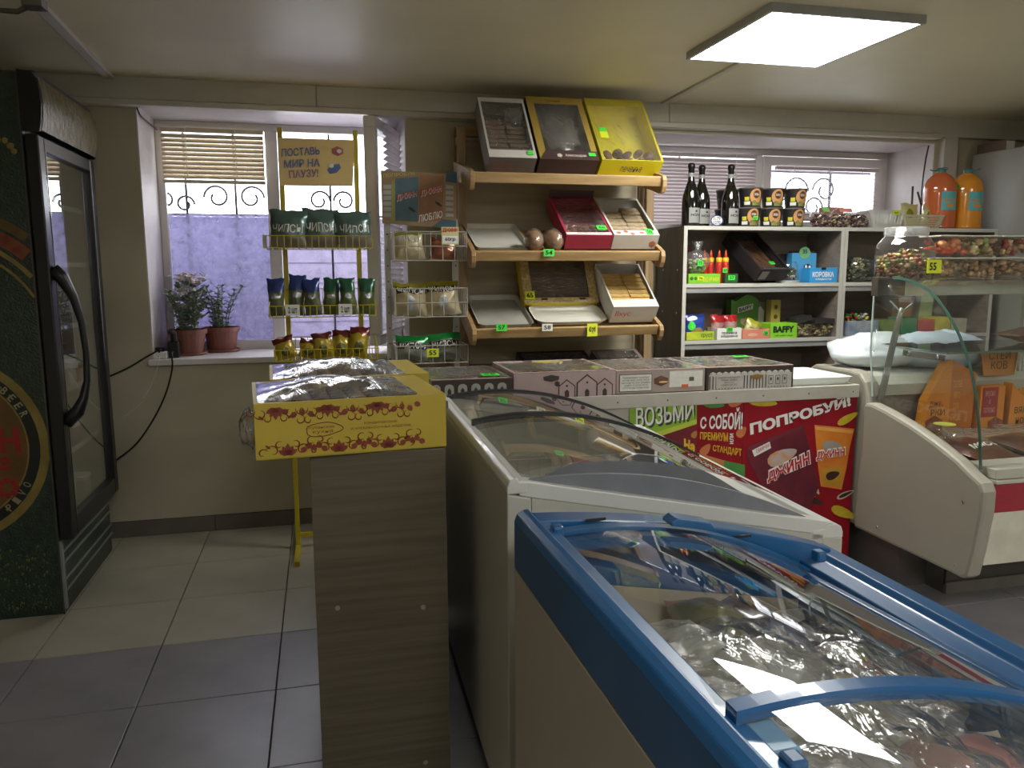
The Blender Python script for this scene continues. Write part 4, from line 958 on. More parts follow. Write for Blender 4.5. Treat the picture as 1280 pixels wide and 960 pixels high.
# nut bowls
BOWLG = glass('bowl_plastic', (.98, .98, .98), 0.9, .04, haze=.06)
NUTP = [mat('nut_purple', (96, 56, 66), .5), mat('nut_dark', (66, 42, 46), .5), mat('nut_cream', (200, 180, 130), .6), mat('nut_plum', (120, 76, 84), .5)]
for k, (x, lid_) in enumerate(((2.735, 'green'), (2.86, 'pink'), (2.985, 'clear'))):
    t = thing('nut_bowl', 'clear round tub of dark fruit and nuts with a %s top, %s' % (lid_, ('by the noodle cups', 'middle one', 'by the basket')[k]), 'food tub', (x, 3.93, T1), group='round tubs of dried fruit and nuts')
    nuts('dried_fruit', NUTP, t, 170, lambda r: (lambda a, q, h: (.052*math.cos(a)*q*math.sin(math.pi*(.25+.55*h)), .052*math.sin(a)*q*math.sin(math.pi*(.25+.55*h)), .008+.066*h))(r.uniform(0, 6.28), r.random()**.4, r.random()), .0075, seed=k)
    g = G(); g.lathe([(.001, 0), (.040, .002), (.054, .025), (.060, .048), (.056, .075), (.040, .098), (.018, .108), (.001, .109)], 26, cap=False); build('tub', g, BOWLG, t, smooth=True)
    if k < 2: g = G(); g.grid(lambda u, v: ((.02+.02*(k == 1))*(u-.5)*2, -.052+.012*v, .085+.022*v), 6, 2); build('label', g, mat('label_green', (110, 190, 90), .5) if k == 0 else mat('label_pink', (206, 130, 110), .5), t, solid=.001)
t = thing('photo_box', 'pinkish grey carton behind the middle nut tub', 'box', (2.90, 4.07, T1)); g = G(); g.box(-.06, .06, -.03, .03, 0, .125); build('carton', g, mat('pink_carton', (170, 120, 108), .5, var=.1), t)
# white basket
def pbasket(label, x, y, w0, w1, h, m, nslot, name='plastic_basket', style=0):
    t = thing(name, label, 'basket', (x, y, T1))
    def rw(z): return w0+(w1-w0)*z/h
    g = G(); g.box(-w0/2, w0/2, -.06, .06, 0, .004)
    for sx in (-1, 1):
        g.add([(sx*w0/2, -.06, 0), (sx*w0/2, .06, 0), (sx*w1/2, .07, h), (sx*w1/2, -.07, h), (sx*(w0/2-.004), -.06, 0), (sx*(w0/2-.004), .06, 0), (sx*(w1/2-.004), .07, h), (sx*(w1/2-.004), -.07, h)], [(0,1,2,3), (7,6,5,4), (3,2,6,7)])
    for sy in (-1, 1):
        if style == 0:
            n = nslot; 
            for k in range(n+1):
                u = -.5+k/n; g.add([(u*w0-.006, sy*.06, 0), (u*w0+.006, sy*.06, 0), (u*w1+.006, sy*.07, h), (u*w1-.006, sy*.07, h), (u*w0-.006, sy*.057, 0), (u*w0+.006, sy*.057, 0), (u*w1+.006, sy*.067, h), (u*w1-.006, sy*.067, h)], [(0,1,2,3), (7,6,5,4), (1,5,6,2), (0,3,7,4)])
            zs = ((0, h*.25), (h*.8, h))
        else:
            n = nslot
            for k in range(n+1):
                u = -.5+k/n; g.add([(u*w0-.0018, sy*.06, 0), (u*w0+.0018, sy*.06, 0), (u*w1+.0018, sy*.07, h), (u*w1-.0018, sy*.07, h)], [(0,1,2,3)])
            zs = [(h*q/6, h*q/6+.004) for q in range(6)]+[(h*.85, h)]
        for za, zb in zs:
            a, b = rw(za)/2, rw(zb)/2; ya, yb = sy*(.06+.01*za/h), sy*(.06+.01*zb/h)
            g.add([(-a, ya, za), (a, ya, za), (b, yb, zb), (-b, yb, zb), (-a, ya-sy*.003, za), (a, ya-sy*.003, za), (b, yb-sy*.003, zb), (-b, yb-sy*.003, zb)], [(0,1,2,3), (7,6,5,4), (3,2,6,7)])
    o = build('basket', g, m, t); o['kind'] = 'stuff'; return t
bk = pbasket('white slotted plastic basket on the shelving beside the nut tubs', 3.135, 3.945, .165, .20, .10, mat('basket_white', (214, 214, 208), .4), 8)
price_tag(bk, .045, -.074, .085, .045, .022, NEONY, '60', wc=False)
bk2 = pbasket('cream lattice plastic basket in front of the big juice bottles', 3.36, 3.93, .215, .265, .075, mat('basket_cream', (214, 208, 176), .4), 22, style=1)
bag('seed_bag', 'yellow sunflower packet standing in the cream lattice basket', 'snack bag', None, .125, .125, .04, [foil('packet_yellow', (206, 196, 110), (190, 186, 130)), foil('packet_cream', (212, 206, 160))], (3.33, 3.94, T1+.02), (R(-6), 0, 0), band=.85, seed=71, patch=[(.2, .6, .3, .75, foil('packet_olive', (150, 140, 40), (90, 80, 40)), 'oval')])
bag('seed_bag', 'small cream packet leaning at the right of the cream lattice basket', 'snack bag', None, .09, .115, .035, [foil('packet_cream', (212, 206, 160)), foil('packet_yellow', (206, 196, 110))], (3.445, 3.94, T1+.02), (R(-6), R(10), 0), band=.85, seed=72, patch=[(.25, .75, .3, .7, foil('packet_green', (110, 140, 50)), 'oval')])
for k, (a, b) in enumerate((((1137, 262), (1141, 233)), ((1149, 250), (1147, 240)), ((1151, 262), (1157, 230)), ((1162, 262), (1164, 230)))):
    g = G(); p, q = pY(*a, 4.02), pY(*b, 4.03); g.tube([(p.x, 4.0, T1+.001 if k != 1 else 1.72), tuple(q)], .006, 7); tag(build('sausage_stick', g, mat('stick_brown', (70, 56, 52), .5), smooth=True), ('leftmost leaning', 'shortest', 'third', 'rightmost')[k]+' thin dark stick standing behind the baskets', 'stick', 'dark sticks behind the baskets')
# juice bottles
def juice(x, y, c, c2, label, capm, ringdir):
    t = thing('drink_bottle', label, 'bottle', (x, y, T1), (0, 0, R(-22)))
    JM = mat('juice_'+str(c[1]), c, .12, c2=c2, scale=4, spec=.7, coat=.6)
    prof = [(.082, 0), (.090, .006)]
    for k in range(22):
        z = .012+k*.0095; prof.append((.0905-.002*(k % 2), z))
    prof += [(.090, .225), (.086, .25), (.074, .28), (.052, .305), (.030, .318), (.026, .324)]
    g = G(); g.lathe(prof, 28, sy=.85); build('bottle_body', g, JM, t, smooth=True)
    g = G(); g.lathe([(.024, .322), (.025, .326), (.025, .340), (.020, .343)], 18); build('cap', g, capm, t, smooth=True)
    g = G(); g.tube([(-.02, 0, .333), (-.05, -.002, .334), (-.062, 0, .340)] if ringdir < 0 else [(.02, 0, .335), (.05, 0, .342), (.066, 0, .348)], .004, 6); g.tube([(.02, 0, .333), (.035, 0, .345), (.02, 0, .35), (-.02, 0, .346), (-.02, 0, .333)], .003, 6); build('cap_ring', g, capm, t, smooth=True)
    g = G(); g.grid(lambda u, v: (.0925*math.sin(R(-10+62*u)), -.0925*.85*math.cos(R(-10+62*u)), .105+.105*v), 10, 2); build('label', g, mat('label_cyan', (96, 176, 180), .5, var=.05), t, smooth=True)
    g = G(); put_text(g, 'лимонад', lambda u, v: (.0935*math.sin(R(-4+46*u)), -.0935*.85*math.cos(R(-4+46*u)), .15+.018*v), 0, .04); g.grid(lambda u, v: (.0935*math.sin(R(8+28*u)), -.0935*.85*math.cos(R(8+28*u)), .122+.02*v), 5, 2); build('lettering', g, mat('ink_orange', (220, 140, 60), .5), t)
    return t
CYAN = mat('cap_teal', (70, 130, 136), .4)
juice(3.530, 3.95, (206, 108, 60), (190, 92, 52), 'big reddish-orange lemonade bottle, left of the pair on the shelving', CYAN, -1)
j2 = juice(3.716, 3.95, (224, 148, 34), (212, 132, 30), 'big amber-orange lemonade bottle, right of the pair on the shelving', CYAN, 1)
price_tag(j2, -.075, -.052, .245, .028, .022, NEON, '89', wc=False)
# ---- middle shelf, left bay
def simple_box(name, label, cat, x, y, z, w_, d, h, m, rz=0, tilt=0, group=None, open_top=False):
    t = thing(name, label, cat, (x, y, z), (R(tilt), 0, R(rz)), group)
    g = G()
    if open_top:
        th = .003; g.box(-w_/2, w_/2, 0, d, 0, th); g.box(-w_/2, w_/2, 0, th, 0, h); g.box(-w_/2, w_/2, d-th, d, 0, h*1.0); g.box(-w_/2, -w_/2+th, 0, d, 0, h); g.box(w_/2-th, w_/2, 0, d, 0, h)
    else: g.box(-w_/2, w_/2, 0, d, 0, h)
    build('carton', g, m, t, bevel=.0015); return t
GRN = mat('lime_green_carton', (128, 196, 44), .45, var=.03); YLW = mat('lemon_ink', (214, 216, 60), .45)
b = simple_box('display_box', 'lime green display carton under the tied bag on the middle shelf', 'box', 2.002, 3.862, T2, .185, .12, .052, GRN)
word(b, 'ЗЕФИР', YLW, rect_xz(-.01, .085, .010, .034, -.0015), wc=False, bold=.03); g = G(); g.blob((-.075, -.001, .027), (.012, .001, .010), 8); g.blob((-.052, -.001, .027), (.010, .001, .010), 8); build('print', g, mat('dark_green_print', (50, 110, 40), .5), b)['kind'] = 'stuff'
price_tag(b, -.024, -.003, .028, .034, .022, NEONY, '76', wc=False)
t = thing('tied_bag', 'clear tied bag of pale sweets on the lime green carton', 'bag', (1.985, 3.915, T2+.053))
def tb(u, v):
    a = 6.283*u; r_ = (.068*math.sin(math.pi*min(v*1.15, 1)*.92+.12)**.6 if v < .62 else .068*(.22+.78*max(0, (.72-v)/.1)) if v < .72 else .013+.022*(v-.72)/.28)
    r_ *= 1+.12*noise.noise(Vector((3*math.cos(a), 3*math.sin(a), v*4))); return (r_*math.cos(a), r_*.7*math.sin(a), .172*v)
g = G(); g.grid(tb, 24, 20); build('bag_film', g, FILM2, t, smooth=True)
nuts('sweets', [mat('sweet_pale', (190, 196, 150), .5), mat('sweet_green', (140, 170, 90), .5), mat('sweet_white', (210, 206, 190), .5)], t, 70, lambda r: (lambda a, q, h: (.045*math.cos(a)*q, .032*math.sin(a)*q, .01+.065*h))(r.uniform(0, 6.28), r.random()**.5, r.random()), .010, seed=5)
price_tag(t, -.01, -.052, .055, .03, .03, NEON, '73', wc=False)
RED2 = mat('ketchup_red', (190, 40, 34), .25, coat=.4); NOZ = mat('nozzle_orange', (232, 176, 40), .3)
for k, (x, y_) in enumerate(((2.055, 3.97), (2.088, 3.96), (2.113, 3.915), (2.152, 3.915))):
    t = thing('sauce_bottle', ('back left', 'back middle', 'front left', 'front right')[k]+' small red squeeze bottle with a yellow collar on the middle shelf', 'bottle', (x, y_, T2+(.0 if k < 2 else .0)), group='red squeeze bottles')
    g = G(); g.lathe([(.017, 0), (.018, .004), (.018, .10), (.015, .112)], 16); build('body', g, RED2, t, smooth=True)
    g = G(); g.lathe([(.016, .112), (.017, .115), (.0165, .137), (.010, .140)], 16); build('collar', g, NOZ, t, smooth=True)
    g = G(); g.lathe([(.009, .139), (.008, .15), (.004, .178), (.001, .18)], 12); build('nozzle', g, mat('nozzle_red', (206, 60, 36), .3), t, smooth=True)
    if k == 3: price_tag(t, -.012, -.0195, .07, .028, .026, NEON, '65', wc=False)
t = thing('sauce_carton', 'dark green small carton beside the lime carton on the middle shelf', 'box', (2.163, 3.865, T2)); g = G(); g.box(-.038, .038, 0, .045, 0, .052); build('carton', g, mat('dark_green_carton', (52, 86, 50), .5, var=.15, scale=40), t); price_tag(t, .0, -.002, .03, .04, .026, NEON, '57', wc=False)
blk = box_on('long black glossy pastry box leaning diagonally on the middle shelf', 2.39, 3.868, T2+.012, .225, .325, .075, 40, CARDK, (.012, .012, .02, .012), CARDK, film=GLASS, rz=0, sag=.004, seed=2)
blk.rotation_euler = (R(40), 0, R(16))
word(blk, 'КОНДИТЕР', mat('silver_ink', (160, 160, 160), .4), ((-.085, .006, .0785), (.085, .006, .0785), (-.085, .015, .0785), (.085, .015, .0785)), wc=False, bold=0)
g = G(); g.box(-.095, -.04, -.0015, 0, .012, .065); build('label', g, mat('grey_label', (140, 136, 130), .5), blk); price_tag(blk, .01, .055, .080, .036, .022, NEON, '56', rot=(R(-90), 0, 0), wc=False)
g = G(); g.box(-.10, .10, .02, .31, .003, .03); build('dark_cookies', g, CHOC, blk)
# dark boxes at the back left
simple_box('flat_box', 'dark box with a red strip at the back left of the middle shelf', 'box', 1.955, 4.04, T2, .12, .12, .21, mat('dark_red_box', (70, 44, 40), .5, c2=(110, 60, 50), scale=14))
cd = thing('cake_dome', 'clear domed cake pack on the middle shelf', 'cake pack', (2.545, 3.93, T2))
g = G(); g.lathe([(.062, 0), (.064, .006), (.064, .012)], 26); build('base', g, mat('pack_white', (200, 200, 200), .4), cd, smooth=False)
g = G(); g.lathe([(.060, .012), (.057, .06), (.050, .10), (.042, .116), (.001, .118)], 26, cap=False); build('dome', g, BOWLG, cd, smooth=True)
nuts('cake', [mat('cake_dark', (90, 66, 60), .6), mat('cake_pale', (190, 176, 160), .6), mat('cake_green', (90, 130, 80), .6)], cd, 60, lambda r: (r.uniform(-.035, .035), r.uniform(-.035, .035), r.uniform(.02, .08)), .011, seed=9)
simple_box('small_tin', 'black tin at the back of the middle shelf', 'tin', 2.56, 4.06, T2, .11, .08, .16, mat('black_tin', (40, 38, 36), .4, c2=(70, 66, 60), scale=30))
wb_ = thing('wicker_tub', 'brown tub of nuts at the back of the middle shelf', 'tub', (2.72, 4.07, T2+.0)); g = G(); g.lathe([(.05, 0), (.07, .17), (.072, .175), (.066, .172), (.001, .172)], 22); build('tub', g, mat('brown_tub', (122, 96, 66), .6, c2=(90, 70, 48), scale=60), wb_)
LBL = mat('light_blue_carton', (76, 158, 206), .45, var=.04, scale=8)
b = simple_box('milk_display', 'light blue display carton with a round green badge on the middle shelf', 'box', 2.675, 3.975, T2, .15, .06, .165, LBL, rz=-4)
g = G(); g.T = Matrix.Translation((0, -.001, .165)) @ Matrix.Rotation(R(90), 4, 'X'); g.lathe([(.034, 0), (.034, .003)], 20); build('badge', g, mat('badge_green', (120, 180, 130), .5), b)
word(b, '35', INK, rect_xz(-.014, .014, .162, .184, -.0055), wc=False)
g = G(); g.blob((.022, -.0015, .085), (.028, .001, .020), 10, 0); g.blob((.012, -.003, .088), (.008, .001, .010), 8, 1); g.blob((.034, -.003, .086), (.008, .001, .010), 8, 1); build('spot_print', g, [INK, WHITE], b)['kind'] = 'stuff'
b = simple_box('sweets_carton', 'bright blue carton with a dark slot at the front of the middle shelf', 'box', 2.727, 3.865, T2, .175, .075, .082, mat('bright_blue_carton', (56, 156, 220), .45, var=.03))
word(b, 'КОРОВКА', WHITE, rect_xz(-.07, .065, .030, .060, -.0015), wc=False, bold=.04); word(b, 'сладости', WHITE, rect_xz(-.05, .05, .012, .024, -.0015), wc=False); g = G(); g.box(-.014, .014, -.0012, .01, .070, .0826); build('slot', g, INK, b)
# ---- middle shelf, right bay
t = thing('dried_herbs_tub', 'round clear tub with pale mushrooms and green herbs on the middle shelf', 'food tub', (3.0, 3.95, T2))
nuts('herbs', [mat('herb_dark', (66, 78, 52), .6), mat('herb_pale', (186, 176, 130), .6), mat('herb_grey', (130, 136, 110), .6)], t, 150, lambda r: (lambda a, q, h: (.082*math.cos(a)*q, .06*math.sin(a)*q, .012+.12*h))(r.uniform(0, 6.28), r.random()**.5, r.random()), .011, seed=15)
g = G(); g.lathe([(.08, 0), (.088, .01), (.092, .11), (.07, .14), (.001, .145)], 24, cap=False); build('tub', g, BOWLG, t, smooth=True)
simple_box('black_box', 'small black carton with white stripes behind the showcase corner', 'box', 3.13, 3.90, T2, .075, .1, .125, mat('black_white_box', (40, 40, 42), .4, c2=(120, 120, 120), scale=3, stretch=(1, 1, 12)))
simple_box('cream_box', 'cream and yellow carton beside the striped black carton', 'box', 3.23, 3.92, T2, .12, .1, .15, mat('cream_box', (206, 190, 110), .5, c2=(196, 170, 150), scale=20))
# ---- lowest visible shelf, left bay
b = simple_box('display_box', 'yellow-green display carton holding a blue chips bag, lowest shelf left', 'box', 1.990, 3.865, T3, .165, .10, .045, mat('yellow_green_carton', (196, 206, 50), .5, c2=(150, 180, 50), scale=14), open_top=True)
word(b, 'хруст', mat('green_ink', (40, 110, 50), .5), rect_xz(.0, .07, .010, .034, -.0015), wc=False)
bag('chips_bag', 'blue chips bag in the yellow-green carton on the lowest shelf', 'chips bag', None, .125, .135, .06, [foil('chips_blue', (36, 66, 160), (60, 90, 180)), foil('chips_blue_top', (40, 60, 140))], (1.985, 3.912, T3+.004), (R(-4), R(-3), 0), band=.9, seed=81,
    patch=[(.2, .85, .10, .45, foil('chips_print_gold', (190, 160, 80)), 'oval'), (.1, .55, .72, .92, WHITE, 'oval'), (.06, .40, .35, .72, NEON, 'oval')])
t = thing('open_carton', 'brown open carton flap standing behind the chips bag on the lowest shelf', 'box', (2.09, 3.99, T3)); g = G(); g.box(-.10, .09, 0, .004, 0, .16); g.box(-.10, .09, .004, .1, 0, .04); build('carton', g, mat('brown_card', (104, 80, 62), .6), t)
b = simple_box('white_display_box', 'white display carton with grey lettering on the lowest shelf', 'box', 2.160, 3.862, T3-.001, .148, .11, .062, WHITE, open_top=True)
word(b, 'пряники\nмедовые', GREYINK, rect_xz(-.05, .05, .010, .042, -.0015), wc=False); price_tag(b, .0, -.003, .056, .036, .022, NEON, '30', wc=False)
for k, x in enumerate((2.115, 2.20)):
    bag('cookie_bag', ('left' if k == 0 else 'right')+' red-topped gingerbread packet in the white display carton', 'snack bag', 'red-topped packets', .085, .128, .045, [foil('ginger_pack', (190, 160, 150), (140, 80, 70)), foil('ginger_red', (196, 40, 48))], (x, 3.915, T3+.004), (R(-5), R(3-5*k), 0), band=.66, seed=90+k)
b = simple_box('pink_display_box', 'salmon pink display carton between the white one and the green one', 'box', 2.322, 3.862, T3-.001, .168, .11, .052, mat('salmon_carton', (222, 140, 116), .5, var=.05), open_top=True)
price_tag(b, .058, -.003, .032, .028, .022, NEON, '26', wc=False); g = G(); g.blob((-.02, -.001, .022), (.035, .001, .010), 8); build('print', g, mat('pale_salmon', (230, 180, 150), .5), b)
bag('cookie_bag', 'yellow and white sweet packet leaning in the salmon carton', 'snack bag', None, .10, .10, .045, [foil('sweet_yellowish', (210, 206, 120), (190, 176, 140)), foil('sweet_yel2', (206, 206, 60))], (2.315, 3.918, T3+.004), (R(-6), R(22), 0), band=.75, seed=95)
BAF = mat('lime_box', (140, 206, 50), .45, var=.02)
b = simple_box('wafer_display_box', 'lime green wafer carton with dark capital letters at the front of the lowest shelf', 'box', 2.492, 3.862, T3-.004, .168, .10, .085, BAF, open_top=True)
word(b, 'BAFFY', mat('dark_green_ink', (16, 50, 34), .45), rect_xz(-.066, .064, .034, .070, -.0018), wc=False, bold=.05); word(b, 'soft wafer cakes', mat('dark_green_ink', (16, 50, 34), .45), rect_xz(-.055, .055, .014, .024, -.0018), wc=False, bold=0)
t = thing('wafer_box', 'tall green wafer box standing at the back of the lowest shelf', 'box', (2.355, 4.02, T3), (0, 0, R(4)))
g = G(); pts = [(-.105, 0), (.075, 0), (.075, .20)]+[(.075-.018*k, .20+.035*math.sin(math.pi*k/8)) for k in range(1, 8)]+[(-.075, .20), (-.105, .21)]
g.prism(pts, 0, .05, 'y'); build('carton', g, mat('mid_green_carton', (96, 150, 66), .5, var=.05), t)
g = G(); g.prism([(-.062, .132), (.035, .155), (.037, .185), (-.06, .165)], -.002, 0, 'y'); build('label', g, WHITE, t)
word(t, 'BAFFY', mat('dark_green_ink', (16, 50, 34), .45), ((-.055, -.0035, .137), (.03, -.0035, .157), (-.055, -.0035, .160), (.03, -.0035, .180)), wc=False, bold=.03)
g = G(); g.blob((.0, -.001, .08), (.05, .0015, .026), 12, 0, Matrix.Rotation(.2, 3, 'Y')); build('wafer_print', g, mat('wafer_print', (150, 120, 80), .5, c2=(196, 180, 140), scale=50), t)
t = thing('white_figure_box', 'pale box with a rounded white shape behind the green carton', 'box', (2.46, 4.06, T3)); g = G(); g.box(-.04, .04, 0, .05, 0, .19); g.blob((0, -.002, .11), (.03, .004, .06), 10, 1); build('carton', g, [mat('grey_green_carton', (130, 140, 110), .5), WHITE], t)
t = thing('yellow_slim_box', 'narrow yellow box standing upright at the back of the lowest shelf', 'box', (2.515, 3.985, T3), (0, 0, R(3))); g = G(); g.box(-.030, .030, 0, .05, 0, .205); build('carton', g, mat('mustard_carton', (196, 176, 90), .5, var=.04), t)
for z in (.165, .11, .055): g = G(); g.blob((0, -.001, z), (.014, .001, .014), 8); build('print', g, mat('mustard_print', (120, 96, 40), .5), t)
PIST = [mat('pistachio', (196, 176, 132), .6), mat('pistachio_dark', (140, 112, 76), .6), mat('pistachio_green', (150, 150, 84), .6)]
for k, (x, w_) in enumerate(((2.625, .10), (2.752, .135))):
    t = thing('nut_tub', ('left' if k == 0 else 'right')+' square tub of nuts with a %s lid on the lowest shelf' % ('dark tilted' if k == 0 else 'black'), 'food tub', (x, 3.92, T3), group='square tubs of nuts')
    g = G(); h = .075
    g.add([(-w_*.42, -.05, 0), (w_*.42, -.05, 0), (w_*.42, .05, 0), (-w_*.42, .05, 0), (-w_*.5, -.058, h), (w_*.5, -.058, h), (w_*.5, .058, h), (-w_*.5, .058, h)], [(0,3,2,1), (0,1,5,4), (1,2,6,5), (2,3,7,6), (3,0,4,7)]); build('tub', g, BOWLG, t)
    nuts('nuts', PIST, t, 150, lambda r: (r.uniform(-w_*.40, w_*.40), r.uniform(-.046, .046), r.uniform(.008, .066)), .0085, seed=20+k)
    g = G(); g.box(-w_*.5, w_*.5, -.06, .06, 0, .004); g.box(-w_*.46, w_*.46, -.055, .055, .004, .026, 1)
    o = build('lid', g, [CLEARP, DARKP], t, rot=(0, R(-14) if k == 0 else 0, 0)); o.location = (0, 0, h+(.012 if k == 0 else .001))
# ---- lowest shelf, right bay
b = simple_box('candy_carton', 'blue and white open carton of wrapped sweets in the right bay of the shelving', 'box', 3.0, 3.862, T3, .20, .16, .085, mat('blue_white_carton', (120, 140, 170), .5, c2=(190, 190, 190), scale=14), open_top=True)
o = nuts('wrapped_sweets', [foil('w_yellow', (226, 210, 90)), foil('w_red', (200, 60, 50)), foil('w_white', (230, 226, 210)), foil('w_green', (80, 160, 90))], None, 80, lambda r: (r.uniform(-.07, .08), r.uniform(-.05, .05), .02+r.random()*.08), .012, seed=33, loc=(3.0, 3.945, T3+.02)); tag(o, 'heap of bright wrapped sweets in the blue and white carton', 'sweets', kind='stuff')
t = thing('dark_figure_tin', 'dark round tin at the back of the right bay', 'tin', (2.93, 4.06, T3)); g = G(); g.lathe([(.045, 0), (.045, .20), (.04, .225), (.02, .235)], 20); build('tin', g, mat('dark_tin', (44, 40, 46), .4, c2=(80, 70, 70), scale=20), t, smooth=True)
cols = [((130, 150, 90), 'olive green'), ((60, 140, 96), 'mid green'), ((196, 96, 96), 'rose red'), ((206, 196, 90), 'pale yellow'), ((186, 180, 160), 'cream')]
xs = 3.20
for k, (c, nm) in enumerate(cols):
    b = simple_box('sweet_carton', '%s carton low on the right bay seen through the showcase glass' % nm, 'box', xs, 3.87, T3, .105, .12, .085+.012*(k % 2), mat('carton_%d' % k, c, .5, var=.12, scale=20)); xs += .115
t = thing('pale_green_box', 'tall pale green box with a neon top standing in the right bay', 'box', (3.52, 3.99, T3)); g = G(); g.prism([(-.05, 0), (.04, 0), (.06, .235), (-.03, .235)], 0, .05, 'y'); build('carton', g, mat('pale_green_carton', (176, 200, 140), .5, var=.06), t); price_tag(t, .015, -.003, .225, .07, .028, NEON, '', wc=False, inkon=False)
t = thing('orange_box', 'tall orange-brown box standing in the right bay', 'box', (3.38, 4.0, T3)); g = G(); g.box(-.04, .05, 0, .05, 0, .20); build('carton', g, mat('orange_brown_carton', (176, 130, 70), .5, var=.06), t)
# ================================================================== RIGHT: tall grey fridge, its carton and hanging packs
t = thing('tall_fridge', 'tall pale grey fridge against the back wall at the right edge', 'fridge', (4.28, 3.8, 0))
g = G(); g.box(3.955, 4.62, 3.30, 4.18, .03, 2.045); build('cabinet', g, mat('fridge_grey', (158, 158, 150), .4, var=.02), t, wc=True, bevel=.008)
g = G(); g.box(3.98, 4.60, 3.27, 3.298, .10, 2.03); d_ = build('door', g, mat('fridge_grey2', (168, 168, 160), .4), t, wc=True, bevel=.006)
g = G()
for xx in (4.0, 4.56):
    for yy in (3.34, 4.12): g.box(xx, xx+.04, yy, yy+.04, 0, .032)
build('feet', g, BLACKP, t, wc=True)['kind'] = 'stuff'
t = thing('flat_carton', 'flat brown carton with a white label lying on the tall grey fridge', 'box', (4.03, 4.09, 2.045)); g = G(); g.box(-.035, .035, -.11, .10, 0, .062); build('carton', g, mat('brown_carton_top', (118, 100, 90), .6, var=.06), t); g = G(); g.box(-.030, .030, -.112, -.11, .006, .056); build('label', g, WHITE, t)
t = thing('hanging_rack', 'wire strip of hanging packets at the far right of the picture', 'rack', (3.86, 3.35, .30))
for xx in (3.83, 3.95):
    g = G(); g.box(xx-.004, xx+.004, 3.345, 3.353, .0, 1.95); build('post', g, GRY, t, wc=True)
g = G()
for k in range(14): g.box(3.83, 3.95, 3.345, 3.349, .65+k*.09, .655+k*.09)
build('rungs', g, GRY, t, wc=True)['kind'] = 'stuff'
g = G(); g.box(3.79, 3.99, 3.25, 3.45, .0, .012); build('foot', g, GRY, t, wc=True)
for k in range(9):
    c = ((60, 90, 150), (200, 190, 70), (150, 150, 150), (90, 130, 80), (170, 90, 70))[k % 5]
    bag('hanging_packet', ('topmost', 'second', 'third', 'fourth', 'fifth', 'sixth', 'seventh', 'eighth', 'lowest')[k]+' small packet on the wire strip at the far right', 'snack bag', 'packets on the wire strip', .10, .10, .03, [foil('hang_%d' % (k % 5), c), SILV], (3.89, 3.322, 1.72-.11*k), (0, 0, R(-30)), band=.8, seed=200+k)
# ================================================================== COUNTER CABINETS (wooden end and poster front)
WEN = mat('grey_brown_laminate', (98, 89, 72), .42, c2=(84, 76, 61), scale=6, stretch=(.5, 3, 14), bump=.03, detail=8)
CW = mat('counter_white_edge', (186, 182, 170), .4, var=.05, scale=14)
cb = thing('side_cabinet', 'grey-brown wood-effect cabinet end carrying the yellow pastry boxes', 'cabinet', (.145, 2.65, 0))
g = G(); g.box(-.039, .300, 1.960, 1.976, 0, .898); build('end_panel', g, WEN, cb, wc=True, bevel=.001)
g = G(); g.box(.284, .300, 1.977, 3.38, 0, .898); build('back_panel', g, WEN, cb, wc=True)
g = G(); g.box(-.039, .283, 3.366, 3.382, 0, .898); build('end_panel', g, WEN, cb, wc=True)
g = G(); g.box(-.039, .283, 1.977, 3.365, .882, .898); build('top_board', g, WEN, cb, wc=True)
for z in (.05, .32, .58): g = G(); g.box(-.037, .283, 1.977, 3.365, z, z+.016); build('shelf_board', g, WEN, cb, wc=True)
for (px, py) in ((422, 760), (529, 759), (532, 953)):
    p = pY(px, py, 1.9595); g = G(); g.T = Matrix.Translation(p) @ Matrix.Rotation(R(90), 4, 'X'); g.lathe([(.0065, -.0002), (.0065, .001)], 14); build('screw_cap', g, mat('cap_grey', (150, 140, 130), .5), cb, wc=True)
# packets sticking out at the open left side
for k, (z, y_, c, lb) in enumerate(((.596, 2.34, (150, 126, 110), 'beige packet poking out of the upper shelf of the wooden cabinet end'), (.336, 2.27, (176, 176, 170), 'silvery packet poking out of the lower shelf of the wooden cabinet end'))):
    bag('snack_bag', lb, 'snack bag', None, .12, .16, .06, [foil('side_pack%d' % k, c), foil('side_top%d' % k, (90, 60, 50))], (-.004, y_-.19, z+.002), (0, 0, R(80)), band=.5 if k == 0 else .9, seed=300+k)
# poster cabinet
pc = thing('poster_counter', 'low counter with red and green advertising posters on its front', 'counter', (1.35, 3.16, 0))
PX0, PX1, PF = .335, 2.292, 2.95
g = G(); g.box(PX0, PX1, PF+.014, PF+.030, 0, .79); build('front_panel', g, CW, pc, wc=True)
for x in (PX0, PX1-.016): g = G(); g.box(x, x+.016, PF+.031, 3.38, 0, .79); build('side_panel', g, CW, pc, wc=True)
g = G(); g.box(PX0, PX1, PF, 3.40, .792, .848); build('counter_top', g, CW, pc, wc=True, bevel=.002)
for k in range(9): g = G(); g.blob((.5+.22*k, PF-.0005, .818), (.004, .001, .004), 6); build('screw', g, GREYINK, pc, wc=True)
PY_ = PF+.0125
def pp(pts, off=0.0): return [Vector(pY(x, y, PY_-off)) for x, y in pts]
def flat(g, pts, off, mi=0): g.poly(pp(pts, off), mi)
POR = mat('poster_red', (150, 24, 36), .5, c2=(130, 20, 32), scale=4, spec=.2); POD = mat('poster_dark_red', (96, 22, 34), .35, c2=(120, 24, 40), scale=6)
POG = mat('poster_green', (124, 168, 40), .35, c2=(150, 190, 60), scale=6); POO = mat('poster_orange', (200, 104, 50), .4); PYE = mat('poster_yellow', (226, 186, 40), .4, c2=(208, 160, 40), scale=20)
def slab(x0, x1, z0, z1, m, name): g = G(); g.box(x0, x1, PF+.010, PF+.0135, z0, z1); return build(name, g, m, pc, wc=True)
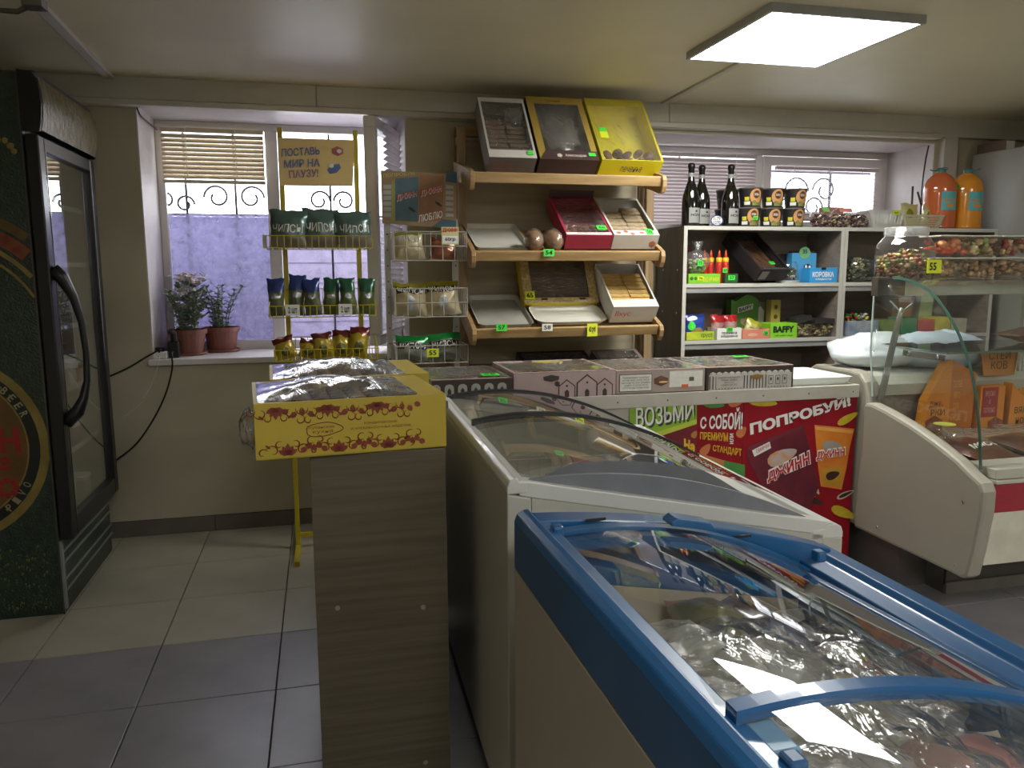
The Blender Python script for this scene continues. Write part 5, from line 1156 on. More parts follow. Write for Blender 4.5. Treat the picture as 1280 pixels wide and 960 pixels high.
slab(1.218, 1.505, 0, .790, POR, 'poster'); slab(1.507, 1.735, 0, .790, POR, 'poster'); slab(1.737, 2.290, 0, .790, POR, 'poster')
OY = PF+.0095-PY_+.0  # just proud of the slabs
g = G(); o1 = .0035
flat(g, [(787, 505), (871, 501), (871, 528), (787, 555)], o1, 0); flat(g, [(787, 551), (871, 524), (871, 530), (787, 558)], o1+.0004, 1); flat(g, [(787, 558), (871, 530), (871, 640), (787, 640)], o1, 2)
flat(g, [(808, 502), (822, 502), (812, 511)], o1+.0004, 3)
build('print', g, [POG, mat('poster_lime', (190, 206, 70), .4), POD, mat('leaf_dark', (50, 110, 50), .4)], pc, wc=True)
def lf(g, c, a, l, wd, off, mi):
    """leaf or seed outline around a pixel centre"""
    pts = []
    for k in range(14):
        t_ = k/14*2*math.pi; x = l*math.cos(t_); y_ = wd*math.sin(t_)*(1-.35*math.cos(t_)); ca, sa = math.cos(R(a)), math.sin(R(a)); pts.append((c[0]+x*ca-y_*sa, c[1]+x*sa+y_*ca))
    g.poly(pp(pts, off)[::-1], mi)
g = G(); SEEDS = [mat('leaf_yellow', (206, 186, 50), .4, c2=(190, 160, 40), scale=20), mat('leaf_green2', (70, 140, 60), .4), mat('nut_orange', (206, 120, 70), .5), mat('seed_brown', (60, 34, 28), .5), mat('seed_white', (206, 190, 170), .5), mat('nut_tan', (190, 130, 70), .5)]
for (c, a, l, w_, mi) in (((892, 505), 8, 14, 5, 1), ((919, 503), -5, 9, 5.5, 2), ((953, 502), 8, 19, 6, 0), ((1060, 523), -30, 15, 4.5, 0), ((927, 540), -50, 8, 5, 2), ((882, 562), -50, 9, 5, 2), ((868, 543), -60, 5, 3.5, 5), ((1055, 641), 22, 17, 6, 0), ((1017, 606), 60, 14, 3.6, 4), ((1016, 606), 60, 11, 1.8, 3), ((1057, 618), -25, 12, 3.4, 4), ((1057, 618), -25, 9.5, 2.0, 3), ((1005, 618), 12, 15, 6, 5), ((1019, 626), 20, 11, 4, 3)):
    lf(g, c, a, l, w_, .0042+.0003*(mi == 3), mi)
flat(g, [(872, 566), (931, 583), (931, 640), (872, 640)], .0036, 5); flat(g, [(905, 576), (931, 581), (931, 600), (905, 600)], .0038, 1)
build('leaf_and_seed_print', g, SEEDS, pc, wc=True)['kind'] = 'stuff'
def pword(s, m, q, off, bold=.03): g = G(); put_text(g, s, quadfn(*pp(q, off)), 0, bold); return build('lettering', g, m, pc, wc=True)
pword('ВОЗЬМИ', mat('ink_dark_green', (60, 70, 40), .5), ((797, 537.5), (869, 526), (797, 511), (869, 506)), .0045, .015)
pword('ВОЗЬМИ', WHITE, ((795, 535), (867, 523), (795, 509), (867, 504)), .0055, .015)
pword('С СОБОЙ!', WHITE, ((875, 536), (928, 537), (876, 518), (929, 508)), .005, .03)
pword('ПРЕМИУМ', PYE, ((875, 549), (910, 552), (875, 540), (910, 541)), .005, .03)
pword('СТАНДАРТ', PYE, ((891, 565), (927, 572), (891, 556), (927, 561)), .005, .03)
pword('ИЛИ', WHITE, ((917, 555), (917, 542), (912, 555), (912, 542)), .005, .03)
pword('На', PYE, ((855, 562), (868, 568), (855, 548), (869, 552)), .005, .06)
pword('ПОПРОБУЙ!', WHITE, ((938, 544), (1064, 507), (937, 526), (1062, 492)), .005, .05)
pword('Р', WHITE, ((1039, 671), (1050, 671), (1039, 655), (1050, 655)), .005, .05)
# printed packs: shapes only, no mascot
g = G(); flat(g, [(933, 559), (1004, 530), (1012, 560), (1024, 608), (1010, 640), (965, 625), (948, 600), (935, 575)], .0046, 0); flat(g, [(935, 559), (1003, 531), (1004, 535), (937, 563)], .005, 1); flat(g, [(940, 563), (962, 552), (964, 560), (943, 571)], .0052, 2)
flat(g, [(1018, 531), (1068, 536), (1062, 560), (1058, 585), (1052, 612), (1026, 608), (1022, 580), (1020, 555)], .0046, 3); flat(g, [(1019, 533), (1067, 538), (1066, 542), (1020, 537)], .005, 4); flat(g, [(1027, 585), (1054, 583), (1052, 609), (1028, 606)], .005, 5)
build('packet_print', g, [mat('pack_plum', (84, 26, 40), .35, c2=(110, 30, 46), scale=10), mat('pack_plum2', (120, 40, 54), .4), WHITE, mat('pack_orange', (214, 116, 36), .35, c2=(226, 140, 50), scale=10), mat('pack_orange2', (236, 170, 90), .4), mat('pack_amber', (206, 150, 50), .4)], pc, wc=True)
for (c, a_, l, w_, off, m_) in (((978, 571), -25, 20, 9, .0053, mat('pale_cloud', (180, 176, 180), .5, c2=(206, 140, 70), scale=20)), ((1040, 557), 0, 12, 6, .0053, mat('grey_cloud', (170, 160, 150), .5)), ((1041, 594), -20, 9, 5, .0056, SEEDS[3])):
    g = G(); lf(g, c, a_, l, w_, off, 0); build('picture_print', g, m_, pc, wc=True)
for q, q2, b1_, b2_ in ((((959, 605), (1014, 583), (958, 589), (1012, 562)), ((960, 604), (1013, 583), (959, 591), (1011, 564)), .09, .03), (((1020, 577), (1057, 571), (1020, 563), (1057, 558)), ((1021, 576), (1056, 571), (1021, 565), (1056, 560)), .08, .02)):
    pword('ДЖИНН', WHITE, q, .0062, b1_); pword('ДЖИНН', REDINK, q2, .0072, b2_)
pword('семечки', REDINK, ((946, 567), (962, 558), (945, 562), (961, 554)), .006, .0)
# ---- boxes on the counter
WOODC = mat('box_brown_film_content', (120, 96, 70), .6, c2=(150, 124, 92), scale=18)
def counter_box(label, pxl, pxr, h, front, seed, depth=.46, rim=(.015, .015, .02, .02)):
    x0, x1 = pY(pxl, 490, 2.955).x, pY(pxr, 490, 2.955).x
    t = thing('pastry_box', label, 'box', ((x0+x1)/2, 2.956, .849)); w_ = x1-x0-.003
    carton(t, w_, depth-.06, h, front, rim, FILM2, mat('printed_rim', (130, 110, 104), .5, c2=(160, 140, 132), scale=30), seed=seed, sag=.006)
    g = G(); g.box(-w_/2+.006, w_/2-.006, .006, depth-.068, .004, h*.55)
    rnd = random.Random(seed)
    for i in range(9):
        for j in range(6): g.blob((-w_/2+.04+(w_-.08)*i/8+rnd.uniform(-.01, .01), .03+.055*j+rnd.uniform(-.01, .01), h*.62), (.022, .026, .016), 7)
    o = build('pastries', g, WOODC, t, smooth=False); o['kind'] = 'stuff'; return t, w_
PRB = mat('brown_print', (66, 50, 44), .5, var=.1); PPK = mat('pink_print', (182, 160, 160), .5, var=.06)
# 1: window-print box behind the yellow boxes
t, w_ = counter_box('pastry box printed with a row of little white arches, left end of the counter', 520, 642, .085, PRB, 1)
g = G()
for k in range(9):
    x = -w_/2+.075+.052*k
    if x > w_/2-.02: break
    pts = [(x-.018, .006), (x+.018, .006), (x+.018, .055)]+[(x+.018*math.cos(R(a)), .055+.014*math.sin(R(a))) for a in range(30, 180, 30)]+[(x-.018, .055)]
    g.prism(pts, -.0012, -.0002, 'y', 0); g.prism([(x-.007, .02), (x+.007, .02), (x+.007, .045), (x, .055), (x-.007, .045)], -.0018, -.0012, 'y', 1)
build('arch_print', g, [mat('print_greywhite', (176, 178, 172), .5), PRB], t)['kind'] = 'stuff'
price_tag(t, .11, .06, .094, .07, .05, NEON, '58', rot=(R(-88), 0, 0), wc=False)
# 2: pink house print
t, w_ = counter_box('pastry box printed with pink gabled houses on the counter', 642, 770, .10, PPK, 2)
g = G(); off = -.0012
for k, (x, s_) in enumerate(((.005, 1.0), (.09, 1.25), (.165, 1.0))):
    g.prism([(x-.035*s_, .0), (x+.035*s_, .0), (x+.035*s_, .045*s_), (x, .072*s_), (x-.035*s_, .045*s_)], off, off+.001, 'y', 1)
    g.prism([(x-.031*s_, .0), (x+.031*s_, .0), (x+.031*s_, .043*s_), (x, .066*s_), (x-.031*s_, .043*s_)], off-.0006, off, 'y', 0)
    g.prism([(x-.009, .0), (x+.009, .0), (x+.009, .022), (x, .031), (x-.009, .022)], off-.0012, off-.0006, 'y', 1); g.blob((x, off-.0008, .045*s_), (.005, .0008, .005), 8, 1)
g.blob((-.06, off, .078), (.038, .001, .014), 10, 1); g.blob((-.035, off, .055), (.012, .001, .012), 8, 1)
build('house_print', g, [PPK, PRB], t)['kind'] = 'stuff'
g = G(); g.box(-w_/2, w_/2, .36, .40, .101, .104); build('flap', g, PPK, t)
g = G(); g.blob((.02, .34, .100), (.09, .04, .008), 12); build('yellow_cake', g, mat('yellow_cake', (176, 164, 66), .6, c2=(150, 140, 90), scale=20), t)
# 3: grey text label box
t, w_ = counter_box('pale grey pastry box with a framed text label and an orange sticker', 770, 881, .095, mat('box_grey_print', (168, 152, 144), .5, var=.05), 3)
g = G(); g.box(-w_/2+.012, -w_/2+.155, -.0012, 0, .010, .082, 1); g.box(-w_/2+.015, -w_/2+.152, -.0018, -.0012, .013, .079, 0); build('label', g, [TAGW, GREYINK], t)
word(t, 'Наименование продукции\nсостав: мука, сахар, масло\nмасса нетто, срок хранения\nхранить в сухом месте\nизготовлено и упаковано', GREYINK, rect_xz(-w_/2+.022, -w_/2+.146, .020, .073, -.0026), wc=False, bold=0)
g = G(); g.blob((-w_/2+.195, -.001, .05), (.036, .001, .022), 12, 0); g.blob((-w_/2+.205, -.002, .045), (.022, .001, .005), 10, 1); build('cake_print', g, [mat('cake_brown_print', (110, 72, 54), .5), mat('cake_gold_print', (226, 190, 130), .5)], t)
g = G(); g.box(w_/2-.16, w_/2-.01, -.0014, 0, .022, .088, 0); g.box(w_/2-.105, w_/2-.075, -.0022, -.0014, .018, .032, 1); g.box(w_/2-.072, w_/2-.05, -.002, -.0014, .045, .062, 2); build('sticker', g, [TAGW, mat('orange_sticker', (220, 110, 60), .5), GREYINK], t)
# 4: striped canopy box
t, w_ = counter_box('pastry box with a striped scalloped print and care symbols, right one on the counter', 882, 991, .095, PRB, 4)
g = G(); g.box(-w_/2+.012, w_/2-.008, -.0010, 0, .0, .066, 0)
for k in range(13): g.blob((-w_/2+.03+k*(w_-.045)/12.5, -.0008, .066), (.0155, .0012, .012), 8, 0)
for k in range(26): g.box(-w_/2+.014+k*.0145, -w_/2+.0185+k*.0145, -.0016, -.001, .004, .060, 1)
g.box(-w_/2+.045, -w_/2+.165, -.0022, -.0016, .008, .064, 0); g.box(w_/2-.125, w_/2-.025, -.0022, -.0016, .008, .064, 0)
g.blob((.03, -.0025, .052), (.035, .001, .012), 10, 2)
for k in range(3): x = w_/2-.108+k*.033; g.box(x-.011, x+.011, -.0028, -.0022, .018, .055, 1); g.box(x-.009, x+.009, -.0032, -.0028, .020, .053, 0); g.blob((x, -.0035, .040), (.005, .0006, .008), 6, 1)
build('stripe_print', g, [mat('stripe_white', (190, 186, 178), .5), mat('stripe_dark', (60, 58, 62), .5), mat('gold_print2', (140, 110, 50), .5)], t)['kind'] = 'stuff'
word(t, 'изделия кондитерские\nпеченье сдобное\nмасса 2 кг\nхранить при 18 С', GREYINK, rect_xz(-w_/2+.055, -w_/2+.155, .016, .056, -.003), wc=False, bold=0)
price_tag(t, .12, .30, .105, .07, .04, NEON, '59', rot=(R(-88), 0, 0), wc=False)
WTR = mat('bright_white_tray', (226, 232, 226), .3, var=.02)
tr_ = tray('white_tray', 'white tray at the right end of the poster counter', 2.115, 2.965, .849, .32, .36, (0, 0, 0), WTR, .02, h=.030)
price_tag(tr_, .04, .10, .012, .04, .02, NEON, '', rot=(R(-90), 0, 0), wc=False, inkon=False)
# ================================================================== YELLOW PASTRY BOXES in front
YB_ = mat('yellow_pastry_carton', (190, 168, 60), .45, c2=(180, 158, 52), scale=4)
ORN = mat('ornament_maroon', (138, 62, 44), .5)
FILM3 = glass('taut_cellophane', (0.97, 0.97, 0.97), 2.0, 0.09, bump=.35, bscale=5, haze=0.16, hcol=(.8, .82, .9), stretch=(4, .8, 1))
def yellow_box(label, y0, rz, ornate, x=.083):
    W_, D_, H_ = .469, .395, .136
    t = thing('yellow_pastry_box', label, 'box', (x, y0, .900), (0, 0, R(rz)), 'yellow floral pastry boxes'); carton(t, W_, D_, H_, YB_, (.01, .070, .012, .012), FILM3, YB_, seed=3+y0, sag=-.030)
    g = G(); g.box(-W_/2+.006, W_/2-.006, .006, D_-.006, .004, .10)
    rnd = random.Random(3)
    for i in range(10):
        for j in range(8): g.blob((-W_/2+.03+.048*i, .03+.05*j, .105), (.024, .024, .018), 7)
    o = build('pastries', g, mat('dark_pastry', (104, 88, 80), .6, c2=(70, 56, 50), scale=14), t); o['kind'] = 'stuff'
    if not ornate: return t
    g = G(); y_ = -.0015
    def petalf(cx, cz, a, l, w_): 
        ca, sa = math.cos(a), math.sin(a); pts = [(0, 0), (l*.3, w_), (l*.7, w_*.9), (l, 0), (l*.7, -w_*.9), (l*.3, -w_)]
        g.prism([(cx+p[0]*ca-p[1]*sa, cz+p[0]*sa+p[1]*ca) for p in pts], y_, y_+.0012, 'y')
    def curl(cx, cz, a, r0, s_, n=12, turns=.75, th=.0013):
        pts = []
        for q in range(n+1): b = a+s_*q/n*turns*6.283; rr = r0*(1-.55*q/n); pts.append((cx+rr*math.cos(b), y_, cz+rr*math.sin(b)))
        g.tube(pts, [th*(1.3-.9*abs(2*q/n-1)) for q in range(n+1)], 4)
    def flower(cx, cz, s_, n, a0=0):
        for q in range(n): petalf(cx, cz, a0+q*6.283/n, .022*s_, .0058*s_)
    for top in (1, 0):
        zb = H_-.009 if top else .009; sg = -1 if top else 1; sh = 0 if top else .055
        for rep in range(4):
            cx = -.185+rep*.122+sh*.45
            if cx > W_/2-.06: continue
            petal_dir = sg*math.pi/2
            for q in range(-2, 3): petalf(cx, zb, petal_dir+q*.52, .030 if q == 0 else .026, .006)
            for q in (-1, 1) if rep < 3 or not top else (-1,): curl(cx+q*.035, zb+sg*.012, math.pi/2-q*1.4, .016, q*sg); curl(cx+q*.058, zb+sg*.008, math.pi/2+q*1.2, .012, -q*sg)
            fx = cx+.062
            curl(cx-.02, zb+sg*.026, 1.0, .010, sg); curl(cx+.02, zb+sg*.026, 2.1, .010, -sg); petalf(cx+.040, zb+sg*.018, petal_dir-.9, .016, .003); petalf(cx-.040, zb+sg*.018, petal_dir+.9, .016, .003)
            if fx < W_/2-.05:
                for q in range(5): petalf(fx+(.016*(q-2)), zb+sg*(.006+.006*(q % 2)), petal_dir+(q-2)*.5, .018, .0068)
                curl(fx-.006, zb+sg*.032, 1.0, .012, sg); curl(fx+.014, zb+sg*.034, 2.0, .010, -sg)
    o = build('ornament_print', g, ORN, t); o['kind'] = 'stuff'
    g = G(); pts = [(-.075+.044*math.cos(k/20*6.283)*(1+.12*math.cos(k/20*6.283*3)), y_, .067+.017*math.sin(k/20*6.283)*(1+.12*math.sin(k/20*6.283*2))) for k in range(20)]
    g.tube(pts, .0011, 5, closed=True); build('emblem', g, ORN, t)
    w1_ = word(t, 'Кубанская', ORN, rect_xz(-.110, -.048, .068, .077, -.0022), wc=False, bold=0); word(t, 'кухня', ORN, rect_xz(-.100, -.052, .056, .065, -.0022), wc=False, bold=0)
    word(t, 'КОНДИТЕРСКИЕ', ORN, rect_xz(.025, .108, .072, .079, -.002), wc=False, bold=0); word(t, 'И ХЛЕБОБУЛОЧНЫЕ ИЗДЕЛИЯ', ORN, rect_xz(-.008, .142, .060, .067, -.002), wc=False, bold=0)
    return t
yellow_box('front yellow pastry box with maroon floral ornament and a film window', 1.950, 5.0, True, .071)
yellow_box('second yellow pastry box behind the front one, its film bulging', 2.375, 3.5, False, .084)
g = G()
o = crumple('loose cellophane hanging off the left side of the front yellow pastry box', (-.188, 2.10, .95), .048, 7.0, sc_=(.55, 1.2, 1), name='loose_cellophane', cat='wrap')
# ================================================================== CHEST FREEZERS
def arcz(t, zL, zR, sag): return zL+(zR-zL)*t+sag*4*t*(1-t)
def freezer(name, label, loc, rz, W_, L, zL, zR, sag, body, rimm, railw, band, lidm, capm, endarc, railR=None, gdropR=0.0, barh=.016):
    """local: x 0..W across (left high), y 0..L along; origin at near left floor corner"""
    t = thing(name, label, 'freezer', loc, (0, 0, R(rz)))
    zb = lambda x: zL+(zR-zL)*x/W_
    # body: shell of four slabs + bottom
    th = .055
    def wallx(x0, x1, y0, y1): 
        g = G(); g.prism([(x0, .06), (x1, .06), (x1, zb(x1)-band), (x0, zb(x0)-band)], y0, y1, 'y'); return g
    o = build('side_wall', wallx(.0, th, 0, L), body, t, bevel=.004); o = build('side_wall', wallx(W_-th, W_, 0, L), body, t, bevel=.004)
    build('end_wall', wallx(th, W_-th, 0, th), body, t); build('end_wall', wallx(th, W_-th, L-th, L), body, t)
    g = G(); g.box(th, W_-th, th, L-th, .06, .30); build('floor_block', g, mat('freezer_inside', (196, 198, 198), .4), t)
    g = G()
    for xx in (.05, W_-.09):
        for yy in (.06, L-.10): g.box(xx, xx+.04, yy, yy+.04, 0, .062)
    build('feet', g, BLACKP, t)['kind'] = 'stuff'
    # long rims: profile swept along y
    railR = railR or railw
    def rim_long(x0, sgn):
        w_ = railw if sgn > 0 else railR; z = zb(x0)
        pr = [(0, -band), (0, -.018), (.006, -.004), (.014, 0), (w_*.55, .0), (w_*.62, -.010), (w_, -.012), (w_, -.05), (.0, -.055)]
        pr = [(0, -band), (0, -.020), (.005, -.006), (.016, 0), (w_*.5, .002), (w_*.6, -.008), (w_, -.010), (w_, -band)]
        g = G(); g.prism([(x0+sgn*p[0], z+sgn*0+p[1]) for p in pr], 0, L, 'y'); return g
    build('long_rim', rim_long(0, 1), rimm, t, bevel=.003); build('long_rim', rim_long(W_, -1), rimm, t, bevel=.003)
    # end rims with arched top
    def rim_end(y0, y1):
        n = 16; up_ = []
        for k in range(n+1):
            u = k/n; x = railw*.6+(W_-railw*1.2)*u; up_.append((x, arcz(u, zb(x), zb(x), endarc)))
        g = G(); g.prism([(railw*.6, zb(railw*.6)-band), (W_-railw*.6, zb(W_-railw*.6)-band)]+up_[::-1], y0, y1, 'y'); return g
    build('end_rim', rim_end(.001, railw), rimm, t, bevel=.003); build('end_rim', rim_end(L-railw, L-.001), rimm, t, bevel=.003)
    xi0, xi1 = railw*.72, W_-railR*.80
    def gl(u, dz): x = xi0+(xi1-xi0)*u; return x, arcz(u, zb(xi0), zb(xi1)-gdropR, sag)+dz
    def lid(y0, y1, dz, nm, bars=(1, 1), lslope=0.0):
        root = None
        g = G(); g.grid(lambda u, v: (gl(u, dz)[0], y0+(y1-y0)*v, gl(u, dz)[1]+lslope*(1-v)), 22, 2); pane = build(nm, g, lidm, t, smooth=True)
        for yy, wd in [q for q, on in zip(((y0, .022), (y1-.022, .022)), bars) if on]:
            n = 22; a = [gl(k/n, dz+.006) for k in range(n+1)]; b = [gl(k/n, dz+.006-barh) for k in range(n+1)]
            g = G()
            for k in range(n):
                g.prism([a[k], a[k+1], b[k+1], b[k]], yy, yy+wd, 'y')
            build('lid_bar', g, capm, pane)
        return pane
    return t, zb, gl, lid
BODYW = mat('freezer_body_white', (178, 176, 164), .35, var=.02)
RIMW = mat('freezer_rim_white', (202, 202, 196), .28, var=.02, coat=.3)
LIDG = glass('freezer_lid_glass', (.95, .96, .95), .8, .02, haze=.03)
CAPG = mat('lid_cap_grey', (124, 126, 132), .35)
DKR = mat('lid_bar_dark', (34, 36, 40), .35)
wf, wzb, wgl, wlid = freezer('chest_freezer', 'white chest freezer with arched glass lids and grey end caps', (.378, 1.600, 0), -1.2, .83, 1.235, .905, .742, .070, BODYW, RIMW, .045, .035, LIDG, DKR, 0.0, railR=.085, gdropR=.0)
wlid(.035, .66, .008, 'near_glass_lid', (0, 1)); wlid(.58, 1.205, -.004, 'far_glass_lid', (0, 1))
# grey segment caps at both ends of the lids
for (y0, y1, u0, u1, top) in ((.020, .032, .0, 1.0, .055), (.120, .130, .12, .86, .085), (1.205, 1.215, 0.05, .95, .055)):
    n = 18; up_ = []
    for k in range(n+1):
        u = k/n; uu = u0+(u1-u0)*u; x = .032+.730*uu; base = wzb(.032)+(wzb(.762)-wzb(.032))*uu; up_.append((x, base-.006+top*4*u*(1-u)))
    g = G(); g.prism([(up_[0][0], up_[0][1]-.012), (up_[-1][0], up_[-1][1]-.012)]+up_[::-1], y0, y1, 'y'); build('grey_end_cap', g, CAPG, wf)
g = G(); g.box(.0455, .0475, .05, 1.18, .5, .86); g.box(.772, .774, .05, 1.18, .45, .70); build('inner_liner', g, mat('liner_grey_white', (176, 178, 172), .4), wf)  # thin inner lining in a slightly grey white
g = G(); g.prism([(.06, .3), (.74, .3), (.74, wzb(.74)-.12), (.06, wzb(.06)-.12)], .60, .604, 'y'); build('wire_divider', g, glass('divider', (.8, .8, .8), 1, .2, haze=.3), wf)
# yellow-green strips along the right inner side
g = G(); g.box(.69, .745, .06, 1.15, .56, .565); g.box(.735, .742, .06, 1.15, .565, .62); build('inner_strip', g, mat('strip_yellow_green', (196, 206, 120), .5), wf)
wire_basket(wf, .08, .66, .66, 1.14, .42, .66, 14, 4, GRY, wc=False, r=.002)
wire_basket(wf, .08, .66, .08, .58, .42, .66, 14, 4, GRY, wc=False, r=.002)
Mw = Matrix.Translation((.378, 1.600, 0)) @ Matrix.Rotation(R(-1.2), 4, 'Z')
def pack(label, M, p, w_, h, t_, mats, rot, group, seed, name='frozen_packet', cat='frozen packet', patch=None, film=True):
    q = M @ Vector(p)
    o = bag(name, label, cat, group, w_, h, t_, mats, tuple(q), rot, band=.95, seed=seed, patch=patch, nu=14, nv=14); return o
FP = [foil('froz_beige', (150, 140, 116), (120, 110, 92)), foil('froz_grey', (150, 150, 146), (120, 120, 118)), foil('froz_dark', (74, 66, 56), (50, 46, 42)), foil('froz_olive', (110, 108, 70), (84, 80, 56)), foil('froz_pink', (178, 130, 126), (150, 96, 96)), foil('froz_white', (196, 194, 190), (160, 156, 152)), foil('froz_maroon', (110, 40, 48), (84, 32, 40)), foil('froz_brown', (110, 84, 60), (84, 62, 48)), foil('froz_blue', (90, 110, 140), (150, 160, 170))]
rnd = random.Random(12); pos_names = ['nearest left', 'nearest right', 'second row left', 'second row right', 'third row left', 'third row right', 'fourth row left', 'fourth row right']
for k in range(8):
    r_, c = divmod(k, 2); pack('%s packet of frozen food in the white freezer' % pos_names[k], Mw, (.22+.28*c, .12+.26*r_, .47), .24, .22, .06, [FP[(k*3+2) % 4], FP[2]], (R(-84), 0, R(rnd.uniform(-20, 20))), 'packets in the white freezer', 400+k)
# ---- BLUE freezer
BLU = mat('blue_plastic', (30, 86, 134), .3, c2=(26, 78, 124), scale=3, coat=.25)
bl, bzb, bgl, blid = freezer('blue_chest_freezer', 'chest freezer with a thick blue rim and curved glass lids, nearest to the camera', (.368, .08, 0), 1.0, .70, 1.325, .897, .768, .050, mat('freezer_body_cream', (168, 158, 144), .38, var=.03), BLU, .055, .115, LIDG, BLU, .022, railR=.105, gdropR=.028)
blid(.585, 1.255, -.020, 'far_glass_lid', (0, 0), .020); blid(.055, .61, .008, 'near_glass_lid', (0, 1), .030)
# inner stepped track of the far end and its handle tab
n = 16
for (yy0, yy1, dz) in ((1.235, 1.262, -.016), (1.205, 1.232, -.024)):
    g = G()
    for k in range(n):
        a = bgl(k/n, dz); b = bgl((k+1)/n, dz); g.prism([a, b, (b[0], b[1]-.02), (a[0], a[1]-.02)], yy0, yy1, 'y')
    build('end_track', g, BLU, bl)
for u0, u1 in ((.40, .56),):
    g = G(); N_ = 8; up_ = [bgl(u0+(u1-u0)*k/N_, (.002 if k in (0, N_) else .012)) for k in range(N_+1)]
    lo_ = [bgl(u0+(u1-u0)*k/N_, -.004) for k in range(N_+1)]
    g.prism(lo_+up_[::-1], 1.205, 1.245, 'y'); build('lid_handle', g, BLU, bl, bevel=.002)
for u in (.18, .72): x, z = bgl(u, .0); g = G(); g.box(x-.02, x+.02, 1.2636, 1.266, z-.012, z-.007); build('black_clip', g, INK, bl)
for (x, y_) in ((.052, 1.22), (.60, 1.22), (.060, .52)): g = G(); g.box(x-.010, x+.010, y_-.012, y_+.012, bzb(x)-.012, bzb(x)+.010); build('corner_stop', g, BLU, bl, bevel=.004)
g = G(); g.box(.050, .085, .54, .60, bzb(.07)-.018, bzb(.07)+.002); build('lid_corner', g, mat('pale_blue_plastic', (110, 150, 180), .3), bl, bevel=.004)
Mb = Matrix.Translation((.368, .08, 0)) @ Matrix.Rotation(R(1.0), 4, 'Z')
g = G(); g.box(.0625, .0645, .06, 1.26, .32, .77); g.box(.632, .634, .06, 1.26, .32, .66); g.box(.066, .63, 1.255, 1.258, .32, .66); build('inner_liner', g, mat('liner_white2', (196, 196, 190), .35), bl)
g = G(); g.box(.075, .155, .72, 1.18, .33, .58); g.box(.075, .155, .72, 1.18, .585, .60, 1); g.box(.073, .157, .80, .82, .33, .605, 1); build('strapped_carton', g, [mat('froz_carton', (150, 150, 130), .5, c2=(120, 120, 100), scale=20), mat('yellow_strip', (206, 200, 70), .5)], bl)
g = G(); g.box(.067, .63, .06, 1.253, .301, .575); build('packed_goods', g, mat('froz_under', (120, 112, 104), .6, c2=(84, 60, 60), scale=9), bl)['kind'] = 'stuff'
rnd = random.Random(21)
rows = ['farthest row', 'second row from the far end', 'third row from the far end', 'fourth row from the far end', 'middle row', 'fourth row from the near end', 'third row from the near end', 'row before the nearest', 'nearest row']
colz = [(2, 3, 2, 1), (3, 3, 7, 1), (2, 1, 0, 3), (1, 7, 0, 5), (1, 6, 4, 5), (6, 6, 4, 1), (0, 4, 6, 4), (5, 6, 4, 6), (4, 5, 1, 6)]
for r_ in range(9):
    for c in range(4):
        x = .155+.135*c+rnd.uniform(-.012, .012); y_ = 1.04-.116*r_+rnd.uniform(-.01, .01)
        if c == 0 and r_ < 4: x += .06
        z = .625+.025*math.sin(c*1.3+r_)+(.03 if c in (1, 2) else 0)-.05*(c == 3)+(.012 if r_ < 2 else 0)
        col = colz[r_][c]
        bag('frozen_packet', '%s frozen packet, %s across the blue freezer' % (rows[r_], ('leftmost', 'second', 'third', 'rightmost')[c]), 'frozen packet', 'packets in the blue freezer',
            .17, .19, .085, [FP[col], FP[(col+1) % 9]], tuple(Mb @ Vector((x, y_, z))), (R(-80+rnd.uniform(-12, 6)), R(rnd.uniform(-10, 10)), R(rnd.uniform(-35, 35))), band=.9, seed=500+r_*5+c, nu=16, nv=16)
WRAPF = glass('frosty_wrap', (.96, .96, .96), 1.2, .22, bump=.7, bscale=13, haze=.50, hcol=(.80, .79, .77), hrange=9, stretch=(1, 2.2, 1))
for k, (y0, y1, x0, x1, lb) in enumerate(((.62, 1.10, .10, .58, 'large sheet of wrinkled clear film over the far packets in the blue freezer'), (.12, .60, .08, .60, 'large sheet of wrinkled clear film over the near packets in the blue freezer'))):
    def sf(u, v):
        p = Vector((u*3+k*7, v*3, k)); n = noise.noise(p)*.035+noise.noise(p*3.2)*.022+.010*noise.noise(p*8)
        x = x0+(x1-x0)*u; return tuple(Mb @ Vector((x+.02*noise.noise(Vector((v*4, 0, k))), y0+(y1-y0)*v+.03*noise.noise(Vector((u*4, 3, k))), .745-.13*max(0, u-.35)+n*.8)))
    g = G(); g.grid(sf, 44, 44); o = build('film_sheet', g, WRAPF, smooth=True, wc=True, loc=tuple(Mb @ Vector(((x0+x1)/2, (y0+y1)/2, .64)))); tag(o, lb, 'wrap')
for k, (x, y_, s_) in enumerate(((.30, .98, .10), (.44, .88, .11), (.30, .70, .12), (.50, .62, .10), (.34, .45, .12), (.52, 1.02, .08))):
    crumple('%s crumpled clear bag over the frozen packets in the blue freezer' % ('far left', 'far middle', 'middle left', 'middle right', 'near', 'far right')[k], tuple(Mb @ Vector((x, y_, .725-.16*max(0, x-.3)))), s_, 11.0+k, sc_=(1.2, 1.3, .35), name='crumpled_bag')
# ================================================================== GLASS DISPLAY CASE
DCW = mat('case_side_beige', (150, 146, 132), .42, var=.02)
DCR = mat('case_edge_light', (176, 174, 160), .35, var=.02)
SX = 2.302; SXE = 3.80
dc = thing('display_case', 'refrigerated glass display case with beige end panel and red front strip', 'display case', (3.3, 2.8, 0))
